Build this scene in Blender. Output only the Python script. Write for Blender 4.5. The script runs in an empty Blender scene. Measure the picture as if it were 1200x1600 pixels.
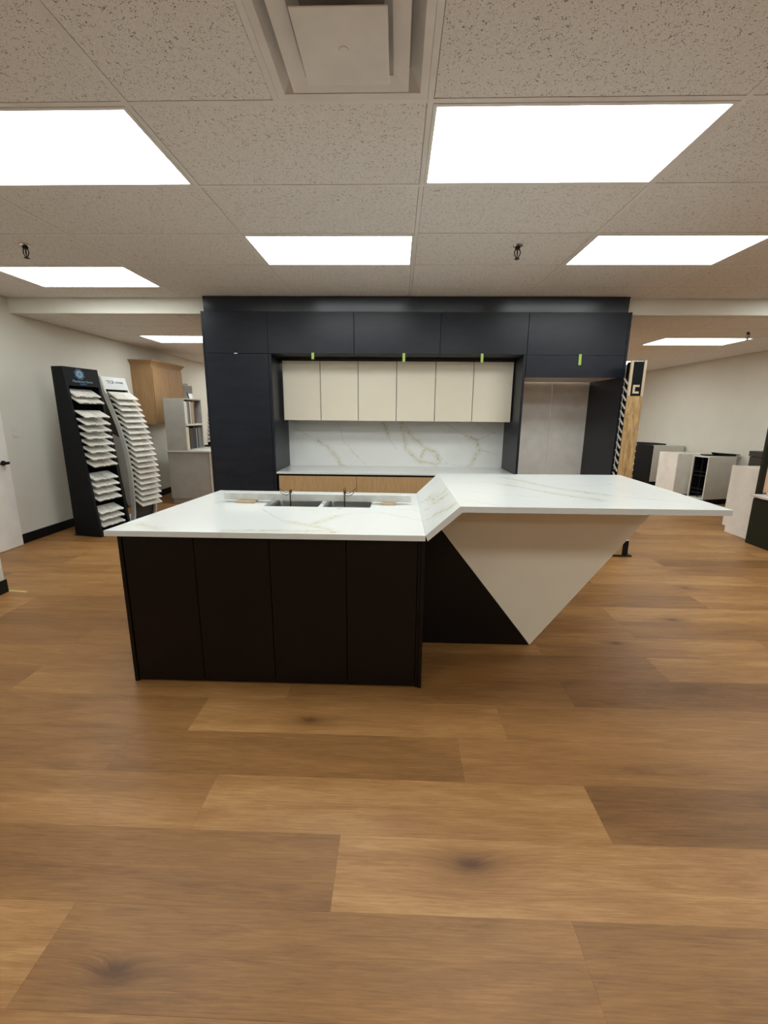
import bpy, bmesh, math, random
from mathutils import Vector, Matrix
random.seed(7)
D = bpy.data; S = bpy.context.scene; C = S.collection
R = math.radians

# ------------------------------------------------------------------ camera
cam_d = D.cameras.new('camera'); cam = D.objects.new('camera', cam_d); C.objects.link(cam)
S.camera = cam
F_PX, CX, CY, CAM_H = 640.38, 1.91, -20.33, 1.4988
rt = Vector((0.99958218, 0.027472, 0.00898586)); up = Vector((-0.01436827, 0.20251689, 0.97917336)); fw = Vector((-0.02508006, 0.97889336, -0.202827))
cam.matrix_world = Matrix(((rt.x, up.x, -fw.x, 0), (rt.y, up.y, -fw.y, 0), (rt.z, up.z, -fw.z, CAM_H), (0, 0, 0, 1)))
cam_d.sensor_fit = 'VERTICAL'; cam_d.sensor_height = 36; cam_d.lens = F_PX / 1600 * 36
cam_d.shift_x = -CX / 1600; cam_d.shift_y = CY / 1600
cam_d.clip_start = 0.05; cam_d.clip_end = 60
# ------------------------------------------------------------------ world, exposure
w = D.worlds.new('world'); S.world = w; w.use_nodes = True
w.node_tree.nodes['Background'].inputs[0].default_value = (0.9, 0.93, 1, 1)
w.node_tree.nodes['Background'].inputs[1].default_value = 0.05
S.view_settings.view_transform = 'Standard'; S.view_settings.look = 'None'
S.view_settings.gamma = 1; S.view_settings.use_curve_mapping = False
S.view_settings.exposure = 0.0
LIGHT = 10.0            # radiance of the ceiling panels
LIGHT_COL = (0.93, 1.0, 0.98)

# ------------------------------------------------------------------ helpers
def nt(m): return m.node_tree.nodes, m.node_tree.links
def mat(name, col, rough=0.5, metal=0, spec=0.5, noise=None, bump=None):
    """plain surface; noise=(scale, amount, stretch) varies the colour a little, bump=(scale,strength)"""
    m = D.materials.new(name); m.use_nodes = True; n, l = nt(m); b = n['Principled BSDF']
    b.inputs['Base Color'].default_value = (*col, 1); b.inputs['Roughness'].default_value = rough
    b.inputs['Metallic'].default_value = metal; b.inputs['Specular IOR Level'].default_value = spec
    tc = n.new('ShaderNodeTexCoord')
    sc, am, st = noise or (6, 0.06, (1, 1, 1))
    mp = n.new('ShaderNodeMapping'); mp.inputs['Scale'].default_value = st; l.new(tc.outputs['Object'], mp.inputs[0])
    nz = n.new('ShaderNodeTexNoise'); nz.inputs['Scale'].default_value = sc; nz.inputs['Detail'].default_value = 4
    l.new(mp.outputs[0], nz.inputs['Vector'])
    r = n.new('ShaderNodeValToRGB'); l.new(nz.outputs[0], r.inputs[0])
    r.color_ramp.elements[0].position = .3; r.color_ramp.elements[1].position = .7
    r.color_ramp.elements[0].color = (*[max(0, c * (1 - am)) for c in col], 1)
    r.color_ramp.elements[1].color = (*[min(1, c * (1 + am)) for c in col], 1)
    l.new(r.outputs[0], b.inputs['Base Color'])
    if bump:
        nb = n.new('ShaderNodeTexNoise'); nb.inputs['Scale'].default_value = bump[0]; nb.inputs['Detail'].default_value = 3
        l.new(mp.outputs[0], nb.inputs['Vector'])
        bp = n.new('ShaderNodeBump'); bp.inputs['Strength'].default_value = bump[1]; bp.inputs['Distance'].default_value = 0.002
        l.new(nb.outputs[0], bp.inputs['Height']); l.new(bp.outputs[0], b.inputs['Normal'])
    return m

def math_n(n, l, op, a, b=None, c=None):
    x = n.new('ShaderNodeMath'); x.operation = op
    for i, v in enumerate((a, b, c)):
        if v is None: continue
        if isinstance(v, (int, float)): x.inputs[i].default_value = v
        else: l.new(v, x.inputs[i])
    return x.outputs[0]

def wood(name, dark, light, stretch, scale=9, rough=0.5, contrast=1.0):
    m = D.materials.new(name); m.use_nodes = True; n, l = nt(m); b = n['Principled BSDF']
    b.inputs['Roughness'].default_value = rough
    tc = n.new('ShaderNodeTexCoord'); mp = n.new('ShaderNodeMapping'); mp.inputs['Scale'].default_value = stretch
    l.new(tc.outputs['Object'], mp.inputs[0])
    nz = n.new('ShaderNodeTexNoise'); nz.inputs['Scale'].default_value = scale; nz.inputs['Detail'].default_value = 6
    nz.inputs['Distortion'].default_value = 0.6; l.new(mp.outputs[0], nz.inputs['Vector'])
    r = n.new('ShaderNodeValToRGB'); l.new(nz.outputs[0], r.inputs[0])
    r.color_ramp.elements[0].position = .5 - .22 / contrast; r.color_ramp.elements[1].position = .5 + .22 / contrast
    r.color_ramp.elements[0].color = (*dark, 1); r.color_ramp.elements[1].color = (*light, 1)
    l.new(r.outputs[0], b.inputs['Base Color'])
    return m

def seg_group():
    g = D.node_groups.new('distance_to_segment', 'ShaderNodeTree')
    for nm in ('P', 'A', 'B'): g.interface.new_socket(nm, in_out='INPUT', socket_type='NodeSocketVector')
    g.interface.new_socket('D', in_out='OUTPUT', socket_type='NodeSocketFloat')
    n, l = g.nodes, g.links; i = n.new('NodeGroupInput'); o = n.new('NodeGroupOutput')
    def vm(op, a, b=None, s=None):
        x = n.new('ShaderNodeVectorMath'); x.operation = op; l.new(a, x.inputs[0])
        if b is not None: l.new(b, x.inputs[1])
        if s is not None: l.new(s, x.inputs['Scale'])
        return x
    pa = vm('SUBTRACT', i.outputs[0], i.outputs[1]).outputs[0]; ba = vm('SUBTRACT', i.outputs[2], i.outputs[1]).outputs[0]
    num = vm('DOT_PRODUCT', pa, ba).outputs['Value']; den = vm('DOT_PRODUCT', ba, ba).outputs['Value']
    dv = n.new('ShaderNodeMath'); dv.operation = 'DIVIDE'; dv.use_clamp = True; l.new(num, dv.inputs[0]); l.new(den, dv.inputs[1])
    pr = vm('SCALE', ba, None, dv.outputs[0]).outputs[0]
    df = vm('SUBTRACT', pa, pr).outputs[0]; ln = vm('LENGTH', df).outputs['Value']
    l.new(ln, o.inputs[0]); return g
SEG = seg_group()

def marble(name, veins, offset, axes, warp=0.06, base=(0.76, 0.775, 0.76)):
    """white quartz; veins = [(kind, [(a,b),...])] in world coordinates on the given two axes; offset = where the object stands"""
    m = D.materials.new(name); m.use_nodes = True; n, l = nt(m); b = n['Principled BSDF']
    b.inputs['Roughness'].default_value = 0.14; b.inputs['Specular IOR Level'].default_value = 0.5
    tc = n.new('ShaderNodeTexCoord')
    wn = n.new('ShaderNodeTexNoise'); wn.inputs['Scale'].default_value = 5; wn.inputs['Detail'].default_value = 5; wn.inputs['Roughness'].default_value = .65
    l.new(tc.outputs['Object'], wn.inputs['Vector'])
    sb = n.new('ShaderNodeVectorMath'); sb.operation = 'SUBTRACT'; l.new(wn.outputs['Color'], sb.inputs[0]); sb.inputs[1].default_value = (.5, .5, .5)
    sc = n.new('ShaderNodeVectorMath'); sc.operation = 'SCALE'; l.new(sb.outputs[0], sc.inputs[0]); sc.inputs['Scale'].default_value = warp * 2
    ad = n.new('ShaderNodeVectorMath'); ad.operation = 'ADD'; l.new(tc.outputs['Object'], ad.inputs[0]); l.new(sc.outputs[0], ad.inputs[1])
    fl = n.new('ShaderNodeVectorMath'); fl.operation = 'MULTIPLY'; l.new(ad.outputs[0], fl.inputs[0])
    fl.inputs[1].default_value = tuple(1.0 if k in axes else 0.0 for k in range(3))
    dist = {'gold': None, 'grey': None}
    for kind, pts in veins:
        for p, q in zip(pts, pts[1:]):
            g = n.new('ShaderNodeGroup'); g.node_tree = SEG; l.new(fl.outputs[0], g.inputs[0])
            for k, v in ((1, p), (2, q)):
                vec = [0, 0, 0]
                for ax, c in zip(axes, v): vec[ax] = c - offset[ax]
                g.inputs[k].default_value = vec
            dist[kind] = g.outputs[0] if dist[kind] is None else math_n(n, l, 'MINIMUM', dist[kind], g.outputs[0])
    col = n.new('ShaderNodeRGB'); col.outputs[0].default_value = (*base, 1); cur = col.outputs[0]
    # faint clouding of the stone itself
    cn = n.new('ShaderNodeTexNoise'); cn.inputs['Scale'].default_value = 2.2; cn.inputs['Detail'].default_value = 6; l.new(tc.outputs['Object'], cn.inputs['Vector'])
    mk = n.new('ShaderNodeMapRange'); l.new(cn.outputs[0], mk.inputs[0]); mk.inputs[1].default_value = .5; mk.inputs[2].default_value = .75; mk.inputs[3].default_value = 0; mk.inputs[4].default_value = .25
    mx = n.new('ShaderNodeMix'); mx.data_type = 'RGBA'; l.new(mk.outputs[0], mx.inputs[0]); l.new(cur, mx.inputs[6]); mx.inputs[7].default_value = (.66, .685, .67, 1); cur = mx.outputs[2]
    brk = n.new('ShaderNodeTexNoise'); brk.inputs['Scale'].default_value = 26; brk.inputs['Detail'].default_value = 4; l.new(tc.outputs['Object'], brk.inputs['Vector'])
    ck = n.new('ShaderNodeTexNoise'); ck.inputs['Scale'].default_value = 20; ck.inputs['Detail'].default_value = 3; ck.inputs['Distortion'].default_value = .5; l.new(tc.outputs['Object'], ck.inputs['Vector'])
    rg = math_n(n, l, 'ABSOLUTE', math_n(n, l, 'SUBTRACT', ck.outputs[0], .5))
    rdg = n.new('ShaderNodeMapRange'); l.new(rg, rdg.inputs[0]); rdg.inputs[1].default_value = .045; rdg.inputs[2].default_value = .008; rdg.inputs[3].default_value = 0; rdg.inputs[4].default_value = 1
    for kind, c, wd, st in (('grey', (.42, .43, .38, 1), .0065, .62), ('gold', (.50, .41, .16, 1), .0075, .75)):
        if dist[kind] is None: continue
        a = n.new('ShaderNodeMapRange'); l.new(dist[kind], a.inputs[0]); a.inputs[1].default_value = wd; a.inputs[2].default_value = 0.0008; a.inputs[3].default_value = 0; a.inputs[4].default_value = st
        t = n.new('ShaderNodeMapRange'); l.new(brk.outputs[0], t.inputs[0]); t.inputs[1].default_value = .38; t.inputs[2].default_value = .62; t.inputs[3].default_value = .2; t.inputs[4].default_value = 1
        f = math_n(n, l, 'MULTIPLY', a.outputs[0], t.outputs[0])
        if kind == 'gold':
            h = n.new('ShaderNodeMapRange'); l.new(dist[kind], h.inputs[0]); h.inputs[1].default_value = .042; h.inputs[2].default_value = .008; h.inputs[3].default_value = 0; h.inputs[4].default_value = .85
            f = math_n(n, l, 'MAXIMUM', f, math_n(n, l, 'MULTIPLY', math_n(n, l, 'MULTIPLY', h.outputs[0], rdg.outputs[0]), t.outputs[0]))
            h2 = n.new('ShaderNodeMapRange'); l.new(dist[kind], h2.inputs[0]); h2.inputs[1].default_value = .05; h2.inputs[2].default_value = .0; h2.inputs[3].default_value = 0; h2.inputs[4].default_value = .18
            f = math_n(n, l, 'MAXIMUM', f, h2.outputs[0])
        f = math_n(n, l, 'MINIMUM', f, .8)
        mx = n.new('ShaderNodeMix'); mx.data_type = 'RGBA'; l.new(f, mx.inputs[0]); l.new(cur, mx.inputs[6]); mx.inputs[7].default_value = c; cur = mx.outputs[2]
    l.new(cur, b.inputs['Base Color'])
    return m

# mesh collectors -----------------------------------------------------------
class MB:
    def __init__(s): s.v = []; s.f = []
    def add(s, vs, fs):
        o = len(s.v); s.v += [tuple(v) for v in vs]; s.f += [tuple(i + o for i in f) for f in fs]; return s
    def box(s, x0, x1, y0, y1, z0, z1):
        vs = [(x, y, z) for z in (z0, z1) for y in (y0, y1) for x in (x0, x1)]
        return s.add(vs, [(0, 2, 3, 1), (4, 5, 7, 6), (0, 1, 5, 4), (2, 6, 7, 3), (0, 4, 6, 2), (1, 3, 7, 5)])
    def prism(s, pts, a0, a1, axis=2):
        """extrude the 2D outline along axis"""
        k = len(pts); vs = []
        for a in (a0, a1):
            for p in pts:
                v = [0, 0, 0]; o = [i for i in range(3) if i != axis]; v[o[0]] = p[0]; v[o[1]] = p[1]; v[axis] = a; vs.append(v)
        fs = [tuple(range(k))[::-1], tuple(range(k, 2 * k))] + [(i, (i + 1) % k, k + (i + 1) % k, k + i) for i in range(k)]
        return s.add(vs, fs)
    def hexa(s, b, t):
        """two quads bottom and top"""
        return s.add(list(b) + list(t), [(3, 2, 1, 0), (4, 5, 6, 7)] + [(i, (i + 1) % 4, 4 + (i + 1) % 4, 4 + i) for i in range(4)])
    def tube(s, path, r, seg=8, closed=False):
        path = [Vector(p) for p in path]; rings = []
        for i, p in enumerate(path):
            a = path[max(i - 1, 0)]; c = path[min(i + 1, len(path) - 1)]
            if closed: a = path[i - 1]; c = path[(i + 1) % len(path)]
            t = (c - a).normalized(); u = t.orthogonal().normalized() if i == 0 else (rings_u - t * rings_u.dot(t)).normalized()
            rings_u = u; v = t.cross(u); rr = r[i] if isinstance(r, (list, tuple)) else r
            rings.append([p + (u * math.cos(2 * math.pi * k / seg) + v * math.sin(2 * math.pi * k / seg)) * rr for k in range(seg)])
        vs = [v for ring in rings for v in ring]; fs = []; n = len(path)
        for i in range(n if closed else n - 1):
            j = (i + 1) % n
            for k in range(seg): fs.append((i * seg + k, i * seg + (k + 1) % seg, j * seg + (k + 1) % seg, j * seg + k))
        if not closed: fs += [tuple(range(seg))[::-1], tuple(range((n - 1) * seg, n * seg))]
        return s.add(vs, fs)
    def lathe(s, prof, c=(0, 0, 0), seg=24):
        """profile [(r,z)] about the vertical through c"""
        vs = []; fs = []; n = len(prof)
        for r, z in prof:
            for k in range(seg): a = 2 * math.pi * k / seg; vs.append((c[0] + r * math.cos(a), c[1] + r * math.sin(a), c[2] + z))
        for i in range(n - 1):
            for k in range(seg): fs.append((i * seg + k, i * seg + (k + 1) % seg, (i + 1) * seg + (k + 1) % seg, (i + 1) * seg + k))
        fs += [tuple(range(seg))[::-1], tuple(range((n - 1) * seg, n * seg))]
        return s.add(vs, fs)

def build(name, mb, m, parent=None, bevel=0, world_offset=None, smooth=False):
    off = Vector(world_offset) if world_offset is not None else Vector((0, 0, 0))
    me = D.meshes.new(name); me.from_pydata([tuple(Vector(v) - off) for v in mb.v], [], mb.f); me.update()
    bm = bmesh.new(); bm.from_mesh(me); bmesh.ops.recalc_face_normals(bm, faces=bm.faces); bm.to_mesh(me); bm.free()
    me.materials.append(m)
    o = D.objects.new(name, me); C.objects.link(o)
    if parent: o.parent = parent
    if bevel:
        b = o.modifiers.new('bevel', 'BEVEL'); b.width = bevel; b.segments = 2; b.limit_method = 'ANGLE'; b.angle_limit = R(40)
    if smooth:
        for p in me.polygons: p.use_smooth = True
    return o
def tag(o, label=None, cat=None, group=None, kind=None):
    if label: o['label'] = label
    if cat: o['category'] = cat
    if group: o['group'] = group
    if kind: o['kind'] = kind
    return o
def empty(name, loc, label, cat, group=None, rz=0):
    o = D.objects.new(name, None); C.objects.link(o); o.location = loc; o.rotation_euler[2] = rz; o.empty_display_size = .1
    return tag(o, label, cat, group)
def struct(name, mb, m, **k): return tag(build(name, mb, m, **k), kind='structure')
def whole(name, mb, m, base, label, cat, group=None, **k):
    """a thing that is one mesh, given in world coordinates, with its origin at its base"""
    o = build(name, mb, m, world_offset=base, **k); o.location = base; return tag(o, label, cat, group)
def text_mb(body, size, depth=0.0015, spacing=1.0):
    """lettering as geometry in the local x-z plane, facing -y, centred"""
    cu = D.curves.new('lettering', 'FONT'); cu.body = body; cu.size = size; cu.extrude = depth; cu.align_x = 'CENTER'; cu.align_y = 'CENTER'; cu.space_character = spacing; cu.resolution_u = 3
    o = D.objects.new('lettering', cu); C.objects.link(o); dg = bpy.context.evaluated_depsgraph_get(); me = D.meshes.new_from_object(o.evaluated_get(dg))
    mb = MB(); mb.add([(v.co.x, -v.co.z, v.co.y) for v in me.vertices], [tuple(p.vertices) for p in me.polygons])
    D.objects.remove(o); D.curves.remove(cu); D.meshes.remove(me); return mb

# ------------------------------------------------------------------ materials
M = {}
M['wall'] = mat('wall_paint', (0.68, 0.65, 0.575), 0.75, spec=.2, noise=(3, .02, (1, 1, 1)))
M['beam'] = mat('bulkhead_paint', (0.80, 0.78, 0.70), 0.75, spec=.2, noise=(3, .02, (1, 1, 1)))
M['white_paint'] = mat('white_door_paint', (0.84, 0.80, 0.75), 0.45)
M['base_black'] = mat('black_vinyl_skirting', (0.005, 0.005, 0.006), 0.5, spec=.25)
M['grid'] = mat('ceiling_grid_paint', (0.78, 0.755, 0.73), 0.5)
M['vent'] = mat('vent_paint', (0.78, 0.745, 0.71), 0.5)
M['vent_dark'] = mat('vent_throat', (0.34, 0.31, 0.29), 0.8)
M['graphite'] = mat('graphite_laminate', (0.010, 0.013, 0.021), 0.36, spec=.36, noise=(5, .25, (1, 1, 3)))
M['fascia'] = mat('graphite_satin', (0.012, 0.017, 0.027), 0.20, spec=.5, noise=(5, .1, (1, 1, 1)))
M['graphite_in'] = mat('graphite_edge', (0.014, 0.015, 0.018), 0.5)
M['island'] = mat('espresso_laminate', (0.0060, 0.0034, 0.0026), 0.42, spec=.22, noise=(4, .15, (1, 1, 1)))
M['cream'] = mat('cream_lacquer', (0.86, 0.78, 0.635), 0.5, noise=(3, .015, (1, 1, 1)))
M['melamine'] = mat('pale_melamine', (0.88, 0.84, 0.79), 0.55)
M['oak'] = wood('oak_drawer_veneer', (0.42, 0.25, 0.11), (0.55, 0.36, 0.18), (14, 14, 1.1), 6)
M['maple'] = wood('maple_cabinet_wood', (0.31, 0.17, 0.070), (0.42, 0.245, 0.112), (9, 9, .9), 5)
M['osb'] = wood('knotty_pine_panel', (0.33, 0.19, 0.07), (0.62, 0.42, 0.20), (9, 9, 1.6), 5, contrast=1.3)
M['pale_wood'] = mat('pale_wood_strip', (0.62, 0.49, 0.34), 0.6)
M['black'] = mat('black_board', (0.004, 0.005, 0.007), 0.55, spec=.2)
M['black_in'] = mat('black_recess', (0.003, 0.003, 0.004), 0.9, spec=.1)
M['steel'] = mat('brushed_steel', (0.26, 0.26, 0.255), 0.30, metal=1)
M['sample'] = mat('pale_quartz_sample', (0.80, 0.78, 0.72), 0.3, noise=(30, .10, (1, 1, 1)))
M['sample2'] = mat('warm_quartz_sample', (0.74, 0.70, 0.63), 0.3, noise=(18, .14, (1, 1, 1)))
M['sample3'] = mat('speckled_quartz_sample', (0.72, 0.72, 0.68), 0.3, noise=(60, .25, (1, 1, 1)))
M['notch'] = mat('dark_sample_tag', (0.05, 0.05, 0.05), 0.6)
M['rack_white'] = mat('white_powder_coat', (0.62, 0.61, 0.58), 0.35)
M['sign_white'] = mat('white_sign_board', (0.66, 0.67, 0.67), 0.35)
M['ink'] = mat('grey_ink', (0.07, 0.07, 0.07), 0.6)
M['blue'] = mat('blue_print', (0.07, 0.22, 0.42), 0.5)
M['pale_blue'] = mat('pale_blue_print', (0.20, 0.34, 0.46), 0.5)
M['brown_board'] = mat('dark_brown_board', (0.026, 0.017, 0.013), 0.5)
M['grey_cab'] = mat('grey_melamine', (0.42, 0.395, 0.355), 0.5)
M['grey_lt'] = mat('light_grey_melamine', (0.66, 0.64, 0.58), 0.5)
M['taupe'] = mat('taupe_wood_front', (0.42, 0.36, 0.30), 0.5)
M['white_cab'] = mat('white_melamine', (0.84, 0.79, 0.72), 0.5)
M['olive'] = mat('olive_laminate', (0.010, 0.012, 0.004), 0.5, spec=.25)
M['dark_box'] = mat('dark_brown_panel', (0.030, 0.022, 0.018), 0.5)
M['peach'] = mat('peach_board', (0.80, 0.50, 0.32), 0.6)
M['tape'] = mat('green_tape', (0.42, 0.62, 0.12), 0.6)
M['tape_y'] = mat('yellow_tape', (0.62, 0.55, 0.20), 0.6)
M['stone_bar'] = mat('grey_stone_offcut', (0.60, 0.60, 0.57), 0.3, noise=(14, .12, (1, 1, 1)))
M['shim'] = wood('raw_timber', (0.42, 0.30, 0.18), (0.62, 0.48, 0.33), (3, 12, 12), 8)
M['wire'] = mat('rusty_wire', (0.05, 0.035, 0.015), 0.5, metal=.6)
M['bronze'] = mat('blackened_bronze', (0.015, 0.013, 0.012), 0.35, metal=.7)
M['chrome'] = mat('bright_metal', (0.7, 0.7, 0.68), 0.2, metal=1)
M['plastic'] = mat('white_plastic', (0.66, 0.65, 0.61), 0.4)
M['pink'] = mat('pale_pink_solid_surface', (0.70, 0.62, 0.60), 0.3)

m = D.materials.new('lit_diffuser'); m.use_nodes = True; n, l = nt(m); n.remove(n['Principled BSDF'])
em = n.new('ShaderNodeEmission'); em.inputs[0].default_value = (*LIGHT_COL, 1); em.inputs[1].default_value = LIGHT
l.new(em.outputs[0], n['Material Output'].inputs[0]); M['light'] = m

# acoustic ceiling tile: small dark pits scattered over an off-white face
m = D.materials.new('acoustic_tile'); m.use_nodes = True; n, l = nt(m); b = n['Principled BSDF']; b.inputs['Roughness'].default_value = .9; b.inputs['Specular IOR Level'].default_value = .1
tc = n.new('ShaderNodeTexCoord')
v1 = n.new('ShaderNodeTexVoronoi'); v1.inputs['Scale'].default_value = 165; l.new(tc.outputs['Object'], v1.inputs['Vector'])
n1 = n.new('ShaderNodeTexNoise'); n1.inputs['Scale'].default_value = 70; n1.inputs['Detail'].default_value = 4; l.new(tc.outputs['Object'], n1.inputs['Vector'])
thr = math_n(n, l, 'MULTIPLY_ADD', n1.outputs[0], 1.25, -.43)
pit = math_n(n, l, 'LESS_THAN', v1.outputs['Distance'], thr)
n2 = n.new('ShaderNodeTexNoise'); n2.inputs['Scale'].default_value = 260; n2.inputs['Detail'].default_value = 2; l.new(tc.outputs['Object'], n2.inputs['Vector'])
mr = n.new('ShaderNodeMapRange'); l.new(n2.outputs[0], mr.inputs[0]); mr.inputs[1].default_value = .3; mr.inputs[2].default_value = .7; mr.inputs[3].default_value = .86; mr.inputs[4].default_value = 1.08
cc = n.new('ShaderNodeVectorMath'); cc.operation = 'SCALE'; cc.inputs[0].default_value = (.82, .795, .77); l.new(mr.outputs[0], cc.inputs['Scale'])
mx = n.new('ShaderNodeMix'); mx.data_type = 'RGBA'; l.new(math_n(n, l, 'MULTIPLY', pit, .8), mx.inputs[0]); l.new(cc.outputs[0], mx.inputs[6]); mx.inputs[7].default_value = (.10, .085, .07, 1)
l.new(mx.outputs[2], b.inputs['Base Color']); M['tile'] = m

# vinyl plank floor
KNOTS = [(.273, 1.123, .05), (-.75, .819, .028), (-.409, 1.769, .03), (2.1, 2.9, .03), (1.5, 2.55, .03), (-1.9, 2.75, .03), (2.6, 3.5, .03)]
m = D.materials.new('oak_vinyl_plank'); m.use_nodes = True; n, l = nt(m); b = n['Principled BSDF']; b.inputs['Roughness'].default_value = .42; b.inputs['Specular IOR Level'].default_value = .35
tc = n.new('ShaderNodeTexCoord'); at = n.new('ShaderNodeAttribute'); at.attribute_name = 'plank'
uvn = n.new('ShaderNodeUVMap'); uvn.uv_map = 'UVMap'
sep = n.new('ShaderNodeSeparateColor'); l.new(at.outputs['Color'], sep.inputs[0])
off = n.new('ShaderNodeCombineXYZ'); l.new(math_n(n, l, 'MULTIPLY', sep.outputs[1], 40), off.inputs[0]); l.new(math_n(n, l, 'MULTIPLY', sep.outputs[2], 40), off.inputs[1])
# knots bend the grain around them and darken the wood
kd = None
for kx, ky, kr in KNOTS:
    q = n.new('ShaderNodeVectorMath'); q.operation = 'SUBTRACT'; l.new(tc.outputs['Object'], q.inputs[0]); q.inputs[1].default_value = (kx, ky, 0)
    q2 = n.new('ShaderNodeVectorMath'); q2.operation = 'MULTIPLY'; l.new(q.outputs[0], q2.inputs[0]); q2.inputs[1].default_value = (.45 / kr, 1 / kr, 0)
    q3 = n.new('ShaderNodeVectorMath'); q3.operation = 'LENGTH'; l.new(q2.outputs[0], q3.inputs[0])
    e = math_n(n, l, 'POWER', 2.718, math_n(n, l, 'MULTIPLY', q3.outputs['Value'], -1.25))
    kd = e if kd is None else math_n(n, l, 'MAXIMUM', kd, e)
base = n.new('ShaderNodeVectorMath'); base.operation = 'ADD'; l.new(tc.outputs['Object'], base.inputs[0]); l.new(off.outputs[0], base.inputs[1])
bend = n.new('ShaderNodeCombineXYZ'); l.new(math_n(n, l, 'MULTIPLY', kd, .045), bend.inputs[1])
base2 = n.new('ShaderNodeVectorMath'); base2.operation = 'ADD'; l.new(base.outputs[0], base2.inputs[0]); l.new(bend.outputs[0], base2.inputs[1])
def grain(st, sc, det, dist=0.0, rough=.6):
    mp = n.new('ShaderNodeMapping'); mp.inputs['Scale'].default_value = st; l.new(base2.outputs[0], mp.inputs[0])
    z = n.new('ShaderNodeTexNoise'); z.inputs['Scale'].default_value = sc; z.inputs['Detail'].default_value = det; z.inputs['Distortion'].default_value = dist; z.inputs['Roughness'].default_value = rough
    l.new(mp.outputs[0], z.inputs['Vector']); return z.outputs[0]
g1 = grain((.8, 7, 1), 2.2, 5, .9); g2 = grain((3, 75, 1), 2.4, 5, .5, .75); g3 = grain((.5, 2.2, 1), 1.7, 3, .6)
def remap(x, a, b_, c, d):
    r_ = n.new('ShaderNodeMapRange'); l.new(x, r_.inputs[0]); r_.inputs[1].default_value = a; r_.inputs[2].default_value = b_; r_.inputs[3].default_value = c; r_.inputs[4].default_value = d; return r_.outputs[0]
f = math_n(n, l, 'MULTIPLY', remap(g1, .25, .75, .84, 1.14), remap(g2, .3, .72, .80, 1.14))
f = math_n(n, l, 'MULTIPLY', f, remap(g3, .3, .7, .88, 1.10))
f = math_n(n, l, 'MULTIPLY', f, math_n(n, l, 'SUBTRACT', 1.0, math_n(n, l, 'MULTIPLY', kd, .62)))
f = math_n(n, l, 'MULTIPLY', f, remap(sep.outputs[0], 0, 1, .60, 1.20))
# fine joint line: UVs run in metres from the plank edge
sx = n.new('ShaderNodeSeparateXYZ'); l.new(uvn.outputs[0], sx.inputs[0])
ed = math_n(n, l, 'MINIMUM', sx.outputs[0], sx.outputs[1])
f = math_n(n, l, 'MULTIPLY', f, remap(ed, .0004, .0016, .72, 1.0))
rp = n.new('ShaderNodeValToRGB'); cr = rp.color_ramp; l.new(remap(f, .45, 1.35, 0, 1), rp.inputs[0])
cr.elements[0].position = 0; cr.elements[0].color = (.10, .041, .012, 1)
cr.elements[1].position = 1; cr.elements[1].color = (.56, .320, .128, 1)
e2 = cr.elements.new(.5); e2.color = (.325, .155, .050, 1)
l.new(rp.outputs[0], b.inputs['Base Color'])
bp = n.new('ShaderNodeBump'); bp.inputs['Strength'].default_value = .12; bp.inputs['Distance'].default_value = .0015; l.new(g2, bp.inputs['Height']); l.new(bp.outputs[0], b.inputs['Normal'])
M['floor'] = m

# ------------------------------------------------------------------ room shell
XL, XR, YB, YF = -4.273, 5.94, 11.0, -4.5
ZC, ZC2, YBEAM = 2.707, 2.55, 4.712
# floor of single planks
P0, PW, PL = .735, .2358, 1.53
known = {0: (-.978, {-1: .62, 0: .40, 1: .42}), 1: (-.183, {-1: .34, 0: .80}), 2: (-.735, {-1: .55, 0: .72, 1: .22}), 3: (-1.224, {-1: .42, 0: .36, 1: .50}),
         4: (-.985, {-1: .38, 0: .66, 1: .50}), 5: (-2.10, {-1: .40, 0: .62, 1: .45, 2: .22}), 6: (-1.46, {-1: .45, 0: .5, 1: .42, 2: .66}), -1: (-1.6, {0: .6, 1: .55})}
vs, fs, cols, uvs = [], [], [], []
r0 = int((YF - P0) / PW) - 1; r1 = int((YB - P0) / PW) + 2
for k in range(r0, r1):
    ya, yb = P0 + k * PW, P0 + (k + 1) * PW
    ya2, yb2 = max(ya, YF), min(yb, YB)
    if yb2 - ya2 < .01: continue
    x0, tn = known.get(k, (random.uniform(0, PL), {}))
    j = -6
    while x0 + j * PL < XR + .1:
        xa, xb = max(x0 + j * PL, XL - .1), min(x0 + (j + 1) * PL, XR + .1)
        if xb - xa > .01:
            t = tn.get(j, random.choice((.3, .42, .5, .55, .62, .7)) + random.uniform(-.05, .05))
            i = len(vs); vs += [(xa, ya2, 0), (xb, ya2, 0), (xb, yb2, 0), (xa, yb2, 0)]; fs.append((i, i + 1, i + 2, i + 3))
            cols.append((t, random.random(), random.random())); uvs.append([(0, 0), (xb - xa, 0), (xb - xa, yb2 - ya2), (0, yb2 - ya2)])
        j += 1
me = D.meshes.new('floor'); me.from_pydata(vs, [], fs); me.update()
ca = me.color_attributes.new('plank', 'FLOAT_COLOR', 'CORNER'); uv = me.uv_layers.new(name='UVMap')
for p in me.polygons:
    for li, c_ in zip(p.loop_indices, uvs[p.index]): ca.data[li].color = (*cols[p.index], 1); uv.data[li].uv = c_
me.materials.append(M['floor']); fo = D.objects.new('floor', me); C.objects.link(fo); tag(fo, kind='structure')
struct('trim_1', MB().box(XL - .2, XR + .2, YF - .2, YB + .2, -.12, -.004), M['grey_cab'])   # slab under the planks

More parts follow.
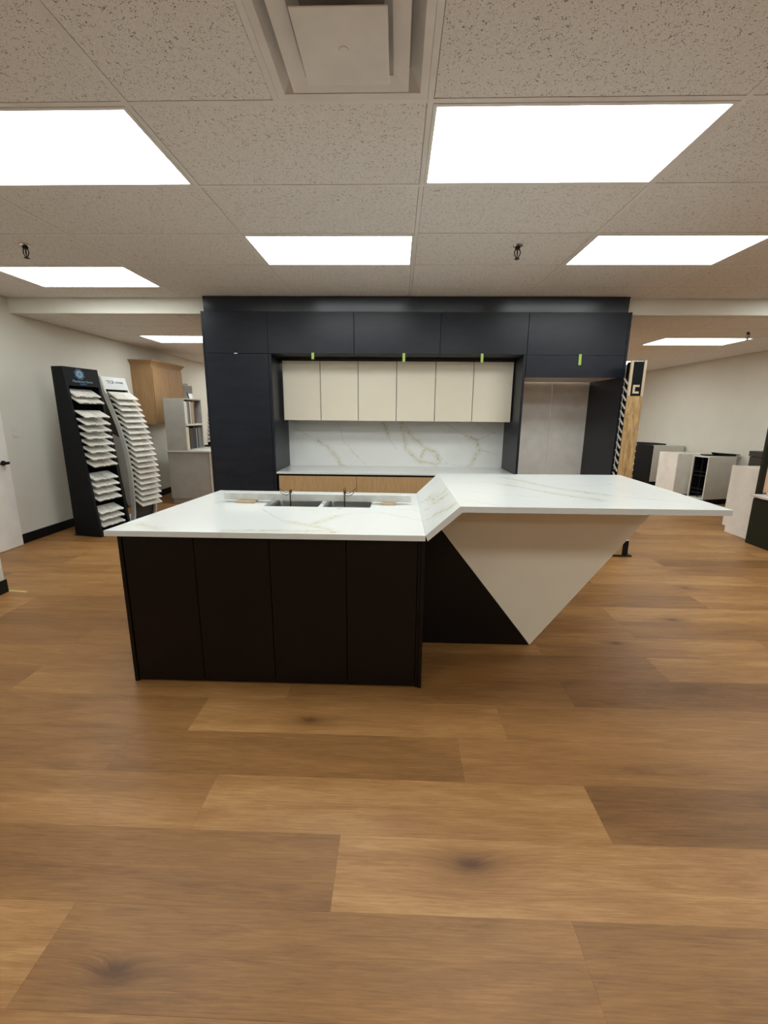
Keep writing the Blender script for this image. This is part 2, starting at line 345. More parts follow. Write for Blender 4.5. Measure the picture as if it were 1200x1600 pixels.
YN = 3.14; XN = -3.27      # nearer part of the left wall stands further into the room
struct('wall_left', MB().box(XL - .12, XL, YN, YB, 0, ZC + .1), M['wall'])
struct('wall_left_near', MB().box(XN - .9, XN, YF, YN, 0, ZC + .1), M['wall'])
struct('wall_right', MB().box(XR, XR + .12, YF, YB, 0, ZC + .1), M['wall'])
struct('wall_back', MB().box(XL - .12, XR + .12, YB, YB + .12, 0, ZC + .1), M['wall'])
struct('wall_front', MB().box(XL - .12, XR + .12, YF - .12, YF, 0, ZC + .1), M['wall'])
struct('wall_bulkhead', MB().box(XL, XR, YBEAM, YBEAM + .06, ZC2, ZC + .1), M['beam'])
BH = .112
struct('baseboard_left', MB().box(XL + .001, XL + .012, 4.385, YB - .01, 0.001, BH), M['base_black'], bevel=.002)
struct('baseboard_left_near', MB().box(XN + .001, XN + .012, YF + .01, YN + .010, 0.001, BH), M['base_black'], bevel=.002)
struct('baseboard_right', MB().box(XR - .012, XR - .001, YF + .01, YB - .01, 0.001, BH), M['base_black'])
struct('baseboard_back', MB().box(XL + .02, XR - .02, YB - .012, YB - .001, 0.001, BH), M['base_black'])

GX, GY, T2 = .1158, 1.902, .6096; T4 = 2 * T2
def grid_cells(z, y0, y1, x0, x1, gx, gy, name, tname, skip, halves):
    """tiles recessed above a T-bar grid; cells that hold lamps or vents are left open"""
    tiles, bars = MB(), MB(); bw, up_, gp = .012, .002, .0022
    c0, c1 = math.floor((x0 - gx) / T4), math.ceil((x1 - gx) / T4); q0, q1 = math.floor((y0 - gy) / T2), math.ceil((y1 - gy) / T2)
    for c in range(c0, c1):
        for q in range(q0, q1):
            xa, xb, ya, yb = gx + c * T4, gx + (c + 1) * T4, gy + q * T2, gy + (q + 1) * T2
            xa, xb, ya, yb = max(xa, x0), min(xb, x1), max(ya, y0), min(yb, y1)
            if xb - xa < .02 or yb - ya < .02 or (c, q) in skip: continue
            if (c, q) in halves:
                xb = xa + T2; bars.box(xb - bw, xb + bw, ya + bw, yb - bw, z, z + .03); 
            tiles.box(xa + bw + gp, xb - bw - gp, ya + bw + gp, yb - bw - gp, z + up_, z + .022)
    for c in range(c0, c1 + 1):
        x = gx + c * T4
        if x0 < x < x1: bars.box(x - bw, x + bw, y0, y1, z, z + .03)
    for q in range(q0, q1 + 1):
        y = gy + q * T2
        if y0 + .02 < y < y1 - .02:
            for c in range(c0, c1):
                xa, xb = max(gx + c * T4 + bw, x0), min(gx + (c + 1) * T4 - bw, x1)
                if xb - xa > .01: bars.box(xa, xb, y - bw, y + bw, z + .0004, z + .03)
    struct(name, tiles, M['tile']); struct(tname, bars, M['grid'])
front_lights = [(0, 0), (-2, 0), (-1, 2), (1, 2), (-3, 3), (3, 3), (0, -4), (-2, -4), (-1, -8), (1, -8), (2, 0), (2, -4)]
VENT = (-1, -1)
grid_cells(ZC, YF, YBEAM, XL, XR, GX, GY, 'ceiling_front', 'trim_2', set(front_lights), {VENT})
GX2, GY2 = 3.64, 6.01
rear_lights = [(0, 0), (-6, 0), (0, 4), (-2, 1), (-3, 3), (-6, 5), (-3, 7), (-4, 1), (-4, 5), (-1, 6), (-2, 4), (-4, 3)]  # cells without their own label are unseen panels added to brighten the rear
grid_cells(ZC2, YBEAM + .06, YB, XL, XR, GX2, GY2, 'ceiling_rear', 'trim_3', set(rear_lights), set())
struct('ceiling_deck', MB().box(XL - .12, XR + .12, YF - .12, YB + .12, ZC + .1, ZC + .16), M['vent_dark'])

# ------------------------------------------------------------------ ceiling lamps
def lamp(xc, yc, z, label, group):
    t = empty('ceiling_light', (xc, yc, z), label, 'ceiling light', group)
    a, b_ = T4 / 2 - .013, T2 / 2 - .013; c_, d = a - .016, b_ - .016
    fr = MB(); fr.box(-a, a, -b_, -d, -.002, .03).box(-a, a, d, b_, -.002, .03).box(-a, -c_, -d, d, -.002, .03).box(c_, a, -d, d, -.002, .03)
    build('frame', fr, M['grid'], t)
    build('diffuser', MB().box(-c_, c_, -d, d, .002, .006), M['light'], t)
    build('housing', MB().box(-a, a, -b_, b_, .03, .07), M['grid'], t)
labs = {(0, 0): 'lit rectangular ceiling panel, big one to the right of the air vent', (-2, 0): 'lit rectangular ceiling panel, big one cut by the left edge of the photo',
        (-1, 2): 'lit rectangular ceiling panel in the middle above the dark kitchen wall', (1, 2): 'lit rectangular ceiling panel above right end of the dark kitchen wall',
        (-3, 3): 'lit rectangular ceiling panel beside the left bulkhead, near the left sprinkler'}
for c, q in front_lights:
    lamp(GX + (c + .5) * T4, GY + (q + .5) * T2, ZC, labs.get((c, q), 'lit rectangular ceiling panel in the front ceiling, outside the view'), 'ceiling light panels')
labs = {(0, 0): 'lit ceiling panel in the lower rear ceiling at right', (-6, 0): 'lit ceiling panel in the lower rear ceiling at left, partly behind the dark cabinets',
        (0, 4): 'small bright strip of ceiling panel seen just above the wooden sample tower'}
for c, q in rear_lights:
    lamp(GX2 + (c + .5) * T4, GY2 + (q + .5) * T2, ZC2, labs.get((c, q), 'added ceiling panel brightening the rear, unseen behind the dark cabinets'), 'ceiling light panels')

# ------------------------------------------------------------------ air vent
vx, vy = GX - T2 / 2, GY - T2 / 2
t = empty('air_vent', (vx, vy, ZC), 'square white ceiling air diffuser with stepped louvre rings', 'air vent')
a = T2 / 2 - .013
def ring(h0, h1, z0, z1, th=.002):
    mb = MB(); o = [(-1, -1), (1, -1), (1, 1), (-1, 1)]
    vs = [(x * h0, y * h0, z0) for x, y in o] + [(x * h1, y * h1, z1) for x, y in o] + [(x * h0, y * h0, z0 + th) for x, y in o] + [(x * h1, y * h1, z1 + th) for x, y in o]
    fs = []
    for i in range(4):
        j = (i + 1) % 4; fs += [(i, j, 4 + j, 4 + i), (8 + i, 8 + j, 12 + j, 12 + i), (i, j, 8 + j, 8 + i), (4 + i, 4 + j, 12 + j, 12 + i)]
    return mb.add(vs, fs)
build('flange', ring(a, .262, .0, .0), M['vent'], t)
build('throat', ring(.262, .225, .001, .055), M['vent'], t)
build('louvre_ring', ring(.216, .160, -.026, -.012, .003), M['vent'], t)
build('inner_cone', ring(.160, .132, -.011, .030), M['vent'], t)
build('back_box', MB().box(-.225, .225, -.225, .225, .056, .07), M['vent_dark'], t)
pl_ = build('face_plate', MB().box(-.146, .146, -.146, .146, -.050, -.046), M['vent'], t, bevel=.003)
build('centre_button', MB().lathe([(.0, -.0535), (.015, -.0535), (.0165, -.052), (.0165, -.0500)], seg=24), M['vent'], pl_)
for sx_ in (-1, 1): build('hanger_strap', MB().box(sx_ * .10 - .01, sx_ * .10 + .01, -.01, .01, -.046, .055), M['vent_dark'], t)

# ------------------------------------------------------------------ sprinklers
def sprinkler(x, y, z, label):
    t = empty('fire_sprinkler', (x, y, z), label, 'fire sprinkler', 'ceiling fire sprinklers')
    build('escutcheon', MB().lathe([(.0, -.012), (.018, -.012), (.034, -.006), (.036, -.0008), (0, -.0008)]), M['chrome'], t, smooth=False)
    f_ = MB(); f_.lathe([(0, -.03), (.016, -.03), (.020, -.012), (0, -.012)])
    for s_ in (-1, 1): f_.tube([(s_ * .012, 0, -.026), (s_ * .021, 0, -.042), (s_ * .019, 0, -.062), (s_ * .008, 0, -.080), (0, 0, -.086)], .0035, 6)
    build('frame', f_, M['bronze'], t)
    build('bulb', MB().lathe([(0, -.03), (.004, -.034), (.005, -.05), (.003, -.07), (.002, -.082), (0, -.082)], seg=10), M['bronze'], t)
    build('deflector', MB().lathe([(0, -.088), (.018, -.092), (.019, -.089), (.004, -.084), (0, -.084)], seg=20), M['bronze'], t)
sprinkler(.861, 3.31, ZC, 'dark fire sprinkler head hanging right of centre under the ceiling')
sprinkler(-2.78, 3.29, ZC, 'dark fire sprinkler head hanging at the far left under the ceiling')
sprinkler(4.41, 5.6, ZC2, 'small dark fire sprinkler head above the far right ceiling panel')

# ------------------------------------------------------------------ left wall: door, switch
dr = empty('door_1', (XL, 3.9, 0), None, None); dr['kind'] = 'structure'
build('door_leaf', MB().box(.002, .040, -.50, .462, .004, 2.10), M['white_paint'], dr, bevel=.002)
hd = MB(); hd.tube([(.040, .385, .945), (.052, .385, .945)], .026, 20); hd.tube([(.05, .385, .945), (.088, .385, .945)], .010, 10); hd.tube([(.086, .39, .945), (.088, .33, .945), (.086, .28, .945)], .010, 10); hd.tube([(.088, .365, .945), (.088, .405, .945)], .015, 10)
build('door_handle', hd, M['base_black'], dr)
sw = empty('light_switch', (XL, 4.535, 1.265), 'white rocker light switch on the left wall beside the white door', 'light switch')
build('plate', MB().box(.001, .007, -.037, .037, -.060, .060), M['plastic'], sw, bevel=.003)
build('rocker', MB().box(.007, .011, -.016, .016, -.033, .033), M['plastic'], sw, bevel=.002)
whole('tape_strip', MB().prism([(-3.285, 3.152), (-3.20, 3.150), (-3.105, 3.135), (-3.103, 3.158), (-3.20, 3.168), (-3.275, 3.172)], .0005, .002), M['tape_y'], (-3.19, 3.155, 0), 'short yellow tape strip stuck on the floor by the left wall corner', 'tape')

# ------------------------------------------------------------------ kitchen wall
YD, DT = 4.574, .019       # door faces
GAP = .0026
YK = 5.196                 # back of the units
def door(name, x0, x1, z0, z1, m, t, y=YD, org=(0, 0, 0), th=DT):
    return build(name, MB().box(x0 + GAP, x1 - GAP, y, y + th, z0 + GAP, z1 - GAP), m, t, bevel=.0012, world_offset=org)
X0, X1, X2, X3, X4, X5 = -2.085, -1.384, -.4635, .448, 1.360, 2.405
ZT, ZM, ZF = 2.545, 2.122, 1.893
# pantry
o = (X0 + .35, YD + .3, 0); t = empty('tall_pantry_cabinet', o, 'tall charcoal pantry cabinet at the left end of the kitchen wall', 'cabinet')
mb = MB(); mb.box(X0, X0 + .018, YD - .0, YK, .003, ZT).box(X1 - .018 + .03, X1 + .03, YD + DT + .002, YK, .003, ZM - .003)
mb.box(X0 + .018, X1, YD + DT + .004, YK, .08, .10).box(X0 + .018, X1 - .004, YD + DT + .004, YK, ZT - .02, ZT).box(X0 + .018, X1 - .004, YK - .02, YK, .08, ZT).box(X0 + .018, X1 + .01, YD + .07, YD + .09, .003, .08)
build('carcass', mb, M['graphite'], t, world_offset=o)
door('door', X0 + .018, X1, .08, ZM, M['graphite'], t, org=o); door('top_door', X0 + .018, X1, ZM, ZT, M['graphite'], t, org=o)
build('door_bumper', MB().box(-1.752, -1.716, YD - .004, YD - .0005, 2.118, 2.127), M['plastic'], t, world_offset=o)
# end panel between pantry and the niche
build('end_panel', MB().box(X1 + .002, X1 + .030, YD, YD + DT, .003, ZM - .003), M['graphite'], t, world_offset=o, bevel=.001)
# three bridge cabinets
for xa, xb, lb in ((X1, X2, 'left'), (X2, X3, 'middle'), (X3, X4, 'right')):
    o = ((xa + xb) / 2, YD + .3, ZM); t = empty('bridge_cabinet', o, 'charcoal overhead cabinet, %s of the three above the cream wall cabinets' % lb, 'cabinet', 'bridge cabinets over the niche')
    build('carcass', MB().box(xa + .001, xb - .001, YD + DT + .002, YK, ZM, ZT), M['graphite_in'], t, world_offset=o)
    door('door', xa, xb, ZM, ZT, M['graphite'], t, org=o)
# refrigerator surround
o = ((X4 + X5) / 2, YD + .3, 0); t = empty('refrigerator_surround', o, 'charcoal refrigerator surround at the right end with an empty pale niche', 'cabinet')
mb = MB(); mb.box(X5 - .025, X5, YD - .001, YK + .16, .003, ZT)
build('right_panel', mb, M['graphite'], t, world_offset=o, bevel=.001)
build('left_panel', MB().box(X4 - .030, X4 - .004, YD, YK + .16, .003, ZM - .003), M['graphite'], t, world_offset=o, bevel=.001)
build('upper_box', MB().box(X4 + .001, X5 - .026, YD + DT + .002, YK + .10, ZF + .01, ZT), M['melamine'], t, world_offset=o)
door('top_door', X4, X5 - .026, ZM - .002, ZT, M['graphite'], t, org=o); door('flap_door', X4 - .002, X5 - .026, ZF, ZM - .002, M['graphite'], t, org=o)
build('back_panel', MB().box(X4 - .003, 1.925, YK + .12, YK + .135, .003, ZF + .009), M['melamine'], t, world_offset=o)
build('back_panel', MB().box(1.929, X5 - .026, YK + .12, YK + .135, .003, ZF + .009), M['melamine'], t, world_offset=o)
# filler up to the ceiling
whole('filler_board', MB().hexa([(X0 + .008, 4.6375, ZT + .002), (X5 - .012, 4.6375, ZT + .002), (X5 - .012, 4.6555, ZT + .002), (X0 + .008, 4.6555, ZT + .002)], [(X0 + .008, 4.626, ZC - .003), (X5 - .012, 4.626, ZC - .003), (X5 - .012, 4.644, ZC - .003), (X0 + .008, 4.644, ZC - .003)]), M['fascia'], (.16, 4.636, ZT + .002), 'long charcoal filler board closing the gap between cabinets and ceiling', 'filler board', bevel=.001)
# cream wall cabinets
YW = 4.874; WZ0, WZ1 = 1.417, 2.088; XW = [-1.322, -.886, -.449, -.007, .438, .870, 1.318]
for i, lb in enumerate(('left', 'middle', 'right')):
    xa, xm, xb = XW[2 * i:2 * i + 3]; o = (xm, YW + .15, WZ0)
    t = empty('wall_cabinet', o, 'cream two-door wall cabinet, %s one above the marble backsplash' % lb, 'cabinet', 'cream wall cabinets')
    build('carcass', MB().box(xa + .001, xb - .001, YW + DT + .002, YK - .003, WZ0 + .002, WZ1), M['graphite_in'], t, world_offset=o)
    for a_, b_ in ((xa, xm), (xm, xb)): door('door', a_ + .001, b_ - .001, WZ0, WZ1, M['cream'], t, y=YW, org=o)
whole('filler_strip', MB().box(-1.345, 1.325, YW + .024, YK - .005, WZ1 + .004, ZM - .004), M['graphite_in'], (0, 5, WZ1 + .004), 'dark filler strip above the cream wall cabinets', 'filler strip')
# base cabinets
BX = [-1.330, -.444, .438, 1.324]
for i, lb in enumerate(('left', 'middle', 'right')):
    xa, xb = BX[i], BX[i + 1]; o = ((xa + xb) / 2, YD + .3, 0)
    t = empty('base_cabinet', o, 'oak-fronted drawer base cabinet, %s one under the back worktop' % lb, 'cabinet', 'oak drawer base cabinets')
    build('carcass', MB().box(xa + .002, xb - .002, YD + DT + .004, YK - .003, .08, .822).box(xa + .01, xb - .01, YD + .07, YD + .085, .003, .08), M['black'], t, world_offset=o)
    for z0, z1 in ((.09, .36), (.36, .615), (.615, .806)): door('drawer', xa, xb, z0, z1, M['oak'], t, org=o)
V = [('gold', [(-.99, 1.16), (-.87, 1.09), (-.75, .97), (-.70, .87)]), ('grey', [(-.70, .87), (-.43, .81)]), ('grey', [(-.71, 1.40), (-.67, 1.16), (-.55, 1.04), (-.39, .86)]),
     ('grey', [(-.17, 1.39), (-.04, 1.12), (.01, 1.06)]), ('gold', [(-.17, 1.39), (-.10, 1.25)]), ('gold', [(.06, 1.40), (.13, 1.07), (.30, .91), (.52, .89)]), ('grey', [(.52, .89), (.93, .87)]),
     ('gold', [(.05, 1.42), (.22, 1.2), (.34, 1.09), (.49, 1.03), (.55, .92)]), ('grey', [(.49, 1.03), (.64, .9)]), ('gold', [(.87, 1.24), (.99, 1.18), (1.04, 1.08), (.98, .96), (.93, .87)]),
     ('grey', [(.98, 1.42), (1.15, 1.29), (1.30, 1.25)]), ('grey', [(.99, 1.18), (1.15, 1.26)]), ('grey', [(1.04, 1.07), (1.21, 1.04), (1.29, .99)]), ('grey', [(.60, 1.40), (.87, 1.24)]), ('gold', [(.30, .91), (.36, 1.08)]), ('grey', [(-1.3, 1.33), (-1.1, 1.22)])]
BO = (0, 5.19, .85)
whole('backsplash', MB().box(-1.352, 1.328, YK - .015, YK - .003, .850, WZ0 - .002), marble('marble_backsplash', V, BO, (0, 2), .045, (.86, .855, .83)), BO, 'white marble backsplash with gold veins behind the back worktop', 'backsplash')
WO = (0, 4.88, .826)
VW = [('grey', [(-1.2, 4.9), (-.5, 4.75), (.2, 4.95), (1.1, 4.7)]), ('grey', [(-.4, 5.1), (.5, 5.05)])]
whole('worktop', MB().box(-1.350, 1.326, YD - .006, YK - .018, .827, .848), marble('marble_worktop', VW, WO, (0, 1), .05), WO, 'white marble back worktop under the backsplash', 'worktop', bevel=.001)
# tape tabs
for x, h, lb in ((-.904, .062, 'leftmost'), (.067, .085, 'second from left'), (.893, .085, 'third from left'), (1.918, .105, 'rightmost')):
    z = 2.128; mb = MB(); pts = [(YD - .0006, z + .005), (YD - .002, z - h * .4), (YD - .006, z - h * .8), (YD - .004, z - h), (YD - .0055, z - h), (YD - .0075, z - h * .8), (YD - .0035, z - h * .4), (YD - .002, z + .005)]
    mb.prism(pts, x - .014, x + .014, axis=0)
    whole('tape_tab', mb, M['tape'], (x, YD - .004, z - h), 'yellow-green tape pull tab on the charcoal cabinets, %s of four' % lb, 'tape', 'tape pull tabs')

# ------------------------------------------------------------------ island
ZI, ZR, TH = .896, 1.053, .030
IO = (-.66, 2.55, 0)
def yf(x): return 2.003 + .0 * x          # front edge of the stone
t = empty('island_cabinet', IO, 'large espresso brown island cabinet with four plain front panels', 'kitchen island')
YI = 2.035
# body, slightly skewed like the stone above it
def isl(x0, x1, y0, y1, z0, z1, sk=0.0): return MB().box(x0, x1, y0, y1, z0, z1)
mb = MB(); mb.box(-1.44, .135, YI + .024, 2.60, .003, ZI - TH - .003).box(-1.44, -.90, 2.60, 3.04, .003, ZI - TH - .003).box(-.13, .135, 2.60, 3.04, .003, ZI - TH - .003).box(-.90, -.13, 3.02, 3.04, .003, ZI - TH - .003).box(-.90, -.13, 2.60, 3.02, .003, .60)
body = build('carcass', mb, M['island'], t, world_offset=IO)
build('end_panel', MB().box(-1.462, -1.442, YI - .004, 3.06, .003, ZI - TH - .002), M['island'], t, world_offset=IO, bevel=.001)
build('end_panel', MB().box(.137, .157, YI - .004, 3.06, .003, ZI - TH - .002), M['island'], t, world_offset=IO, bevel=.001)
fx = [-1.440, -1.062, -.660, -.255, .120]
for i in range(4):
    build('front_panel', MB().box(fx[i] + .002, fx[i + 1] - .002, YI, YI + .020, .012, ZI - TH - .012), M['island'], t, world_offset=IO, bevel=.0025)
build('filler', MB().box(.122, .135, YI + .004, YI + .02, .003, ZI - TH - .004), M['island'], t, world_offset=IO)

# stone: lower top, 45 degree slope and raised bar, mitred together
CO = (0, 2.6, ZI - TH)
ct = empty('island_countertop', CO, 'white gold-veined marble island top stepping up to a pointed bar', 'countertop')
FL, FM, BM, BL = (-1.509, 2.002), (.155, 2.004), (.162, 3.140), (-1.390, 3.159)
FR2, FR, BR, BR2 = (.322, 1.975), (1.655, 2.000), (1.735, 3.200), (.318, 3.115)
FR2 = (.322, 1.992); BR2 = (.322, 3.135)
# sink cut-out in the lower top
SX0, SX1, SY0, SY1 = -.875, -.165, 2.622, 3.000
def inter(p, q, s_): return (p[0] + (q[0] - p[0]) * s_, p[1] + (q[1] - p[1]) * s_)
def quad_slab(mb, pts, z0, z1): mb.hexa([(x, y, z0) for x, y in pts], [(x, y, z1) for x, y in pts])
mb = MB()
def xl(y): return FL[0] + (BL[0] - FL[0]) * (y - FL[1]) / (BL[1] - FL[1])
def xr_(y): return FM[0] + (BM[0] - FM[0]) * (y - FM[1]) / (BM[1] - FM[1])
z0, z1 = ZI - TH, ZI
def ring_slab():
    """slab with a rectangular hole, one continuous surface"""
    out = [FL, FM, (xr_(SY0), SY0), (xr_(SY1), SY1), BM, BL, (xl(SY1), SY1), (xl(SY0), SY0)]
    hole = [(SX0, SY0), (SX1, SY0), (SX1, SY1), (SX0, SY1)]
    pts = out + hole; k = len(pts)
    vs = [(x, y, z1) for x, y in pts] + [(x, y, z0) for x, y in pts]
    top = [(0, 1, 2, 9, 8, 7), (2, 3, 10, 9), (3, 4, 5, 6, 11, 10), (6, 7, 8, 11)]
    fs = top + [tuple(i + k for i in f_)[::-1] for f_ in top]
    fs += [(i, (i + 1) % 8, k + (i + 1) % 8, k + i) for i in range(8)]
    fs += [(8 + i, 8 + (i + 1) % 4, k + 8 + (i + 1) % 4, k + 8 + i) for i in range(4)]
    return vs, fs
mb.add(*ring_slab())
mb.box(-.511, -.481, SY0 + .0005, SY1 - .0005, ZI - .026, ZI - .0006)
VI = [('gold', [(-.60, 2.23), (-.47, 2.17), (-.31, 2.04)]), ('grey', [(-.86, 2.55), (-.65, 2.26), (-.47, 2.17)]), ('gold', [(-.47, 2.17), (-.36, 2.36)]), ('grey', [(-.36, 2.36), (-.3, 2.45), (-.1, 2.5), (.16, 2.31)]),
      ('gold', [(-.91, 2.03), (-.6, 2.05), (-.31, 2.04)]), ('gold', [(-1.47, 2.12), (-1.42, 2.15), (-1.31, 2.06), (-1.24, 2.05)]), ('grey', [(-1.47, 2.78), (-1.24, 2.86), (-1.0, 2.84)]), ('grey', [(-.05, 2.62), (.15, 2.55)])]
build('lower_top', mb, marble('marble_lower', VI, CO, (0, 1), .05), ct, world_offset=CO, bevel=.001)
dx, dz = FR2[0] - FM[0], ZR - ZI; L_ = math.hypot(dx, dz)
# underside offsets at the mitres
tn = math.tan(math.atan2(dz, dx) / 2) * TH
def und(p, z, s_): return (p[0] + s_ * tn, p[1], z - TH)
g = .0004
mb = MB(); b4 = [und(FM, ZI, 1), und(FR2, ZR, 1), und(BR2, ZR, 1), und(BM, ZI, 1)]; t4 = [(FM[0] + g, FM[1], ZI), (FR2[0] - g, FR2[1], ZR), (BR2[0] - g, BR2[1], ZR), (BM[0] + g, BM[1], ZI)]
mb.hexa(b4, t4)
VS = [('gold', [(.224, 2.71), (.245, 2.45), (.29, 2.39)]), ('gold', [(.235, 2.60), (.25, 2.50), (.30, 2.50)]), ('gold', [(.22, 2.22), (.251, 2.17), (.297, 2.1)]), ('grey', [(.17, 2.77), (.22, 2.65)]), ('grey', [(.216, 3.03), (.317, 2.91)]), ('grey', [(.17, 2.26), (.215, 2.21), (.316, 2.08)]), ('grey', [(.18, 2.5), (.21, 2.42)])]
build('sloped_panel', mb, marble('marble_slope', VS, CO, (0, 1), .03), ct, world_offset=CO)
mb = MB(); b4 = [und(FR2, ZR, 1), (FR[0], FR[1], ZR - TH), (BR[0], BR[1], ZR - TH), und(BR2, ZR, 1)]; t4 = [(*FR2, ZR), (*FR, ZR), (*BR, ZR), (*BR2, ZR)]
mb.hexa(b4, t4)
VR = [('gold', [(.80, 2.98), (1.04, 2.5), (1.23, 2.34)]), ('grey', [(1.23, 2.34), (1.55, 2.18)]), ('grey', [(.39, 2.71), (.76, 2.8)]), ('grey', [(.34, 2.16), (.53, 2.04)]), ('grey', [(1.1, 2.66), (1.46, 2.74)]), ('grey', [(1.38, 2.58), (1.42, 2.4)]), ('gold', [(.70, 2.70), (.95, 2.35), (1.1, 2.2)]), ('grey', [(.45, 2.4), (.8, 2.25)])]
build('raised_bar_top', mb, marble('marble_bar', VR, CO, (0, 1), .06), ct, world_offset=CO)
build('tap_hole', MB().lathe([(0, .0012), (.016, .0012), (.017, .0002), (0, .0002)], c=(-.363, 2.585, ZI), seg=20), M['grey_cab'], ct, world_offset=CO)

# V shaped support under the bar
SO = (.9, 2.7, 0)
su = empty('bar_support', SO, 'V-shaped bar support, black and cream triangles meeting at a point on the floor', 'bar support')
YS, YS2 = 2.50, 3.04; PX = .905
zt = ZR - TH - .002
# cream wedge outline in x-z: left edge follows the slope foot, right edge rises to the bar
lx0, lz0 = .205, ZI - TH + (.205 - .165) * dz / dx - .006
cream = [(PX, .004), (1.66, zt), (FR2[0] + tn + .004, zt), (lx0, lz0), ]
build('cream_wedge', MB().prism([(p[0], p[1]) for p in cream], YS, YS2, axis=1), M['cream'], su, world_offset=SO, bevel=.001)
bk = [(.160, .003), (PX - .006, .003), (lx0 - .006, lz0 - .004), (.160, ZI - TH - .004)]
build('black_wedge', MB().prism(bk, YS + .001, YS2, axis=1), M['island'], su, world_offset=SO, bevel=.001)

# sink
KO = (-.52, 2.82, ZI - .20)
sk = empty('double_sink', KO, 'undermount stainless steel double-bowl sink in the island top', 'sink')
def bowl(x0, x1, y0, y1, zt_, dp, r=.03, th=.0015):
    mb = MB(); rings = []
    def rr(x0, x1, y0, y1, r, z, k=5):
        o_ = []
        for cx_, cy_, a0 in ((x1 - r, y1 - r, 0), (x0 + r, y1 - r, 90), (x0 + r, y0 + r, 180), (x1 - r, y0 + r, 270)):
            for i in range(k + 1): a_ = R(a0 + 90 * i / k); o_.append((cx_ + r * math.cos(a_), cy_ + r * math.sin(a_), z))
        return o_
    prof = [(-.012, 0), (0, 0), (.004, -.01), (.006, -dp + .02), (.012, -dp + .005), (.03, -dp)]
    for ins, z in prof: rings.append(rr(x0 + ins, x1 - ins, y0 + ins, y1 - ins, r, zt_ + z))
    k = len(rings[0]); vs = [v for g_ in rings for v in g_]; fs = []
    for i in range(len(rings) - 1):
        for j in range(k): fs.append((i * k + j, i * k + (j + 1) % k, (i + 1) * k + (j + 1) % k, (i + 1) * k + j))
    fs.append(tuple(range((len(rings) - 1) * k, len(rings) * k)))
    return mb.add(vs, fs)
for xa, xb in ((SX0 + .008, -.512), (-.482, SX1 - .008)):
    bo = build('bowl', bowl(xa, xb, SY0 + .012, SY1 - .012, ZI - TH - .002, .19), M['steel'], sk, world_offset=KO, smooth=True)
    build('drain', MB().lathe([(0, .002), (.012, .001), (.04, .003), (.045, .0005), (0, .0005)], c=((xa + xb) / 2, 2.84, ZI - TH - .192), seg=20), M['bronze'], bo, world_offset=KO)
# clamp bar that holds the sink up while the glue sets
y_b = 2.745
whole('stone_offcut', MB().hexa([(-1.180, 2.735, .913), (.105, 2.722, .913), (.106, 2.752, .913), (-1.179, 2.765, .913)], [(-1.180, 2.735, .958), (.105, 2.722, .958), (.106, 2.752, .958), (-1.179, 2.765, .958)]), M['stone_bar'], (-.54, 2.745, .913), 'long pale grey stone offcut bridging the sink on two wooden blocks', 'stone strip', bevel=.001)
for xa, xb, lb in ((-1.085, -.955, 'left'), (-.10, .005, 'right')):
    whole('wood_block', MB().box(xa, xb, 2.700, 2.765, ZI + .001, .912), M['shim'], ((xa + xb) / 2, 2.73, ZI + .001), 'small raw wooden block under the %s end of the stone offcut' % lb, 'wood block', 'blocks under the stone strip', bevel=.001)
for x, lb in ((-.715, 'left'), (-.345, 'right')):
    wo = (x, 2.712, .72)
    wt = empty('clamp_rod', wo, 'thin dark rod with twisted wire tie hanging into the %s sink bowl' % lb, 'clamp rod', 'sink clamp rods')
    build('rod', MB().tube([(0, 0, -.015), (0, 0, .268)], .0042, 8), M['wire'], wt)
    s_ = 1 if lb == 'right' else -1
    tw = MB(); tw.tube([(.0, 0, .262), (.006, .02, .266), (0, .045, .250), (-.005, .05, .23)], .0022, 6)
    tw.tube([(0, 0, .258), (s_ * .03, -.01, .252), (s_ * .055, -.005, .268), (s_ * .075, 0, .285)], .0022, 6)
    tw.tube([(0, 0, .25), (s_ * .02, -.012, .236), (s_ * .05, -.01, .245), (s_ * .065, -.006, .262)], .0022, 6)
    tw.tube([(.008 * math.cos(a_), .008 * math.sin(a_), .252 + .0012 * i) for i, a_ in enumerate([k * .8 for k in range(18)])], .0022, 6)
    if lb == 'right': tw.tube([(0, 0, .26), (-.008, 0, .28), (.004, 0, .292), (.008, 0, .27), (0, 0, .262)], .0022, 6)
    build('wire_tie', tw, M['wire'], wt)

# ------------------------------------------------------------------ stone sample (shared mesh)
def chip_mesh(name, wd, ln, th, m):
    """origin at the middle of the front lower edge, running back along +y"""
    me = D.meshes.new(name); c_ = .006
    o_ = [(-wd / 2 + c_, 0), (wd / 2 - c_, 0), (wd / 2, c_), (wd / 2, ln), (-wd / 2, ln), (-wd / 2, c_)]
    k = len(o_); vs = [(x, y, 0) for x, y in o_] + [(x, y, th) for x, y in o_]
    me.from_pydata(vs, [], [tuple(range(k))[::-1], tuple(range(k, 2 * k))] + [(i, (i + 1) % k, k + (i + 1) % k, k + i) for i in range(k)]); me.update(); me.materials.append(m); return me
def chip(me, frame, x, y, z, tilt, label, group, notch=None, name='stone_sample', yaw=0):
    o_ = D.objects.new(name, me); C.objects.link(o_)
    mw = frame @ Matrix.Translation((x, y, z)) @ Matrix.Rotation(yaw, 4, 'Z') @ Matrix.Rotation(tilt, 4, 'X')
    o_.matrix_world = mw; tag(o_, label, 'stone sample', group)
    if notch: c_ = D.objects.new('name_tag', notch); C.objects.link(c_); c_.parent = o_
    return o_
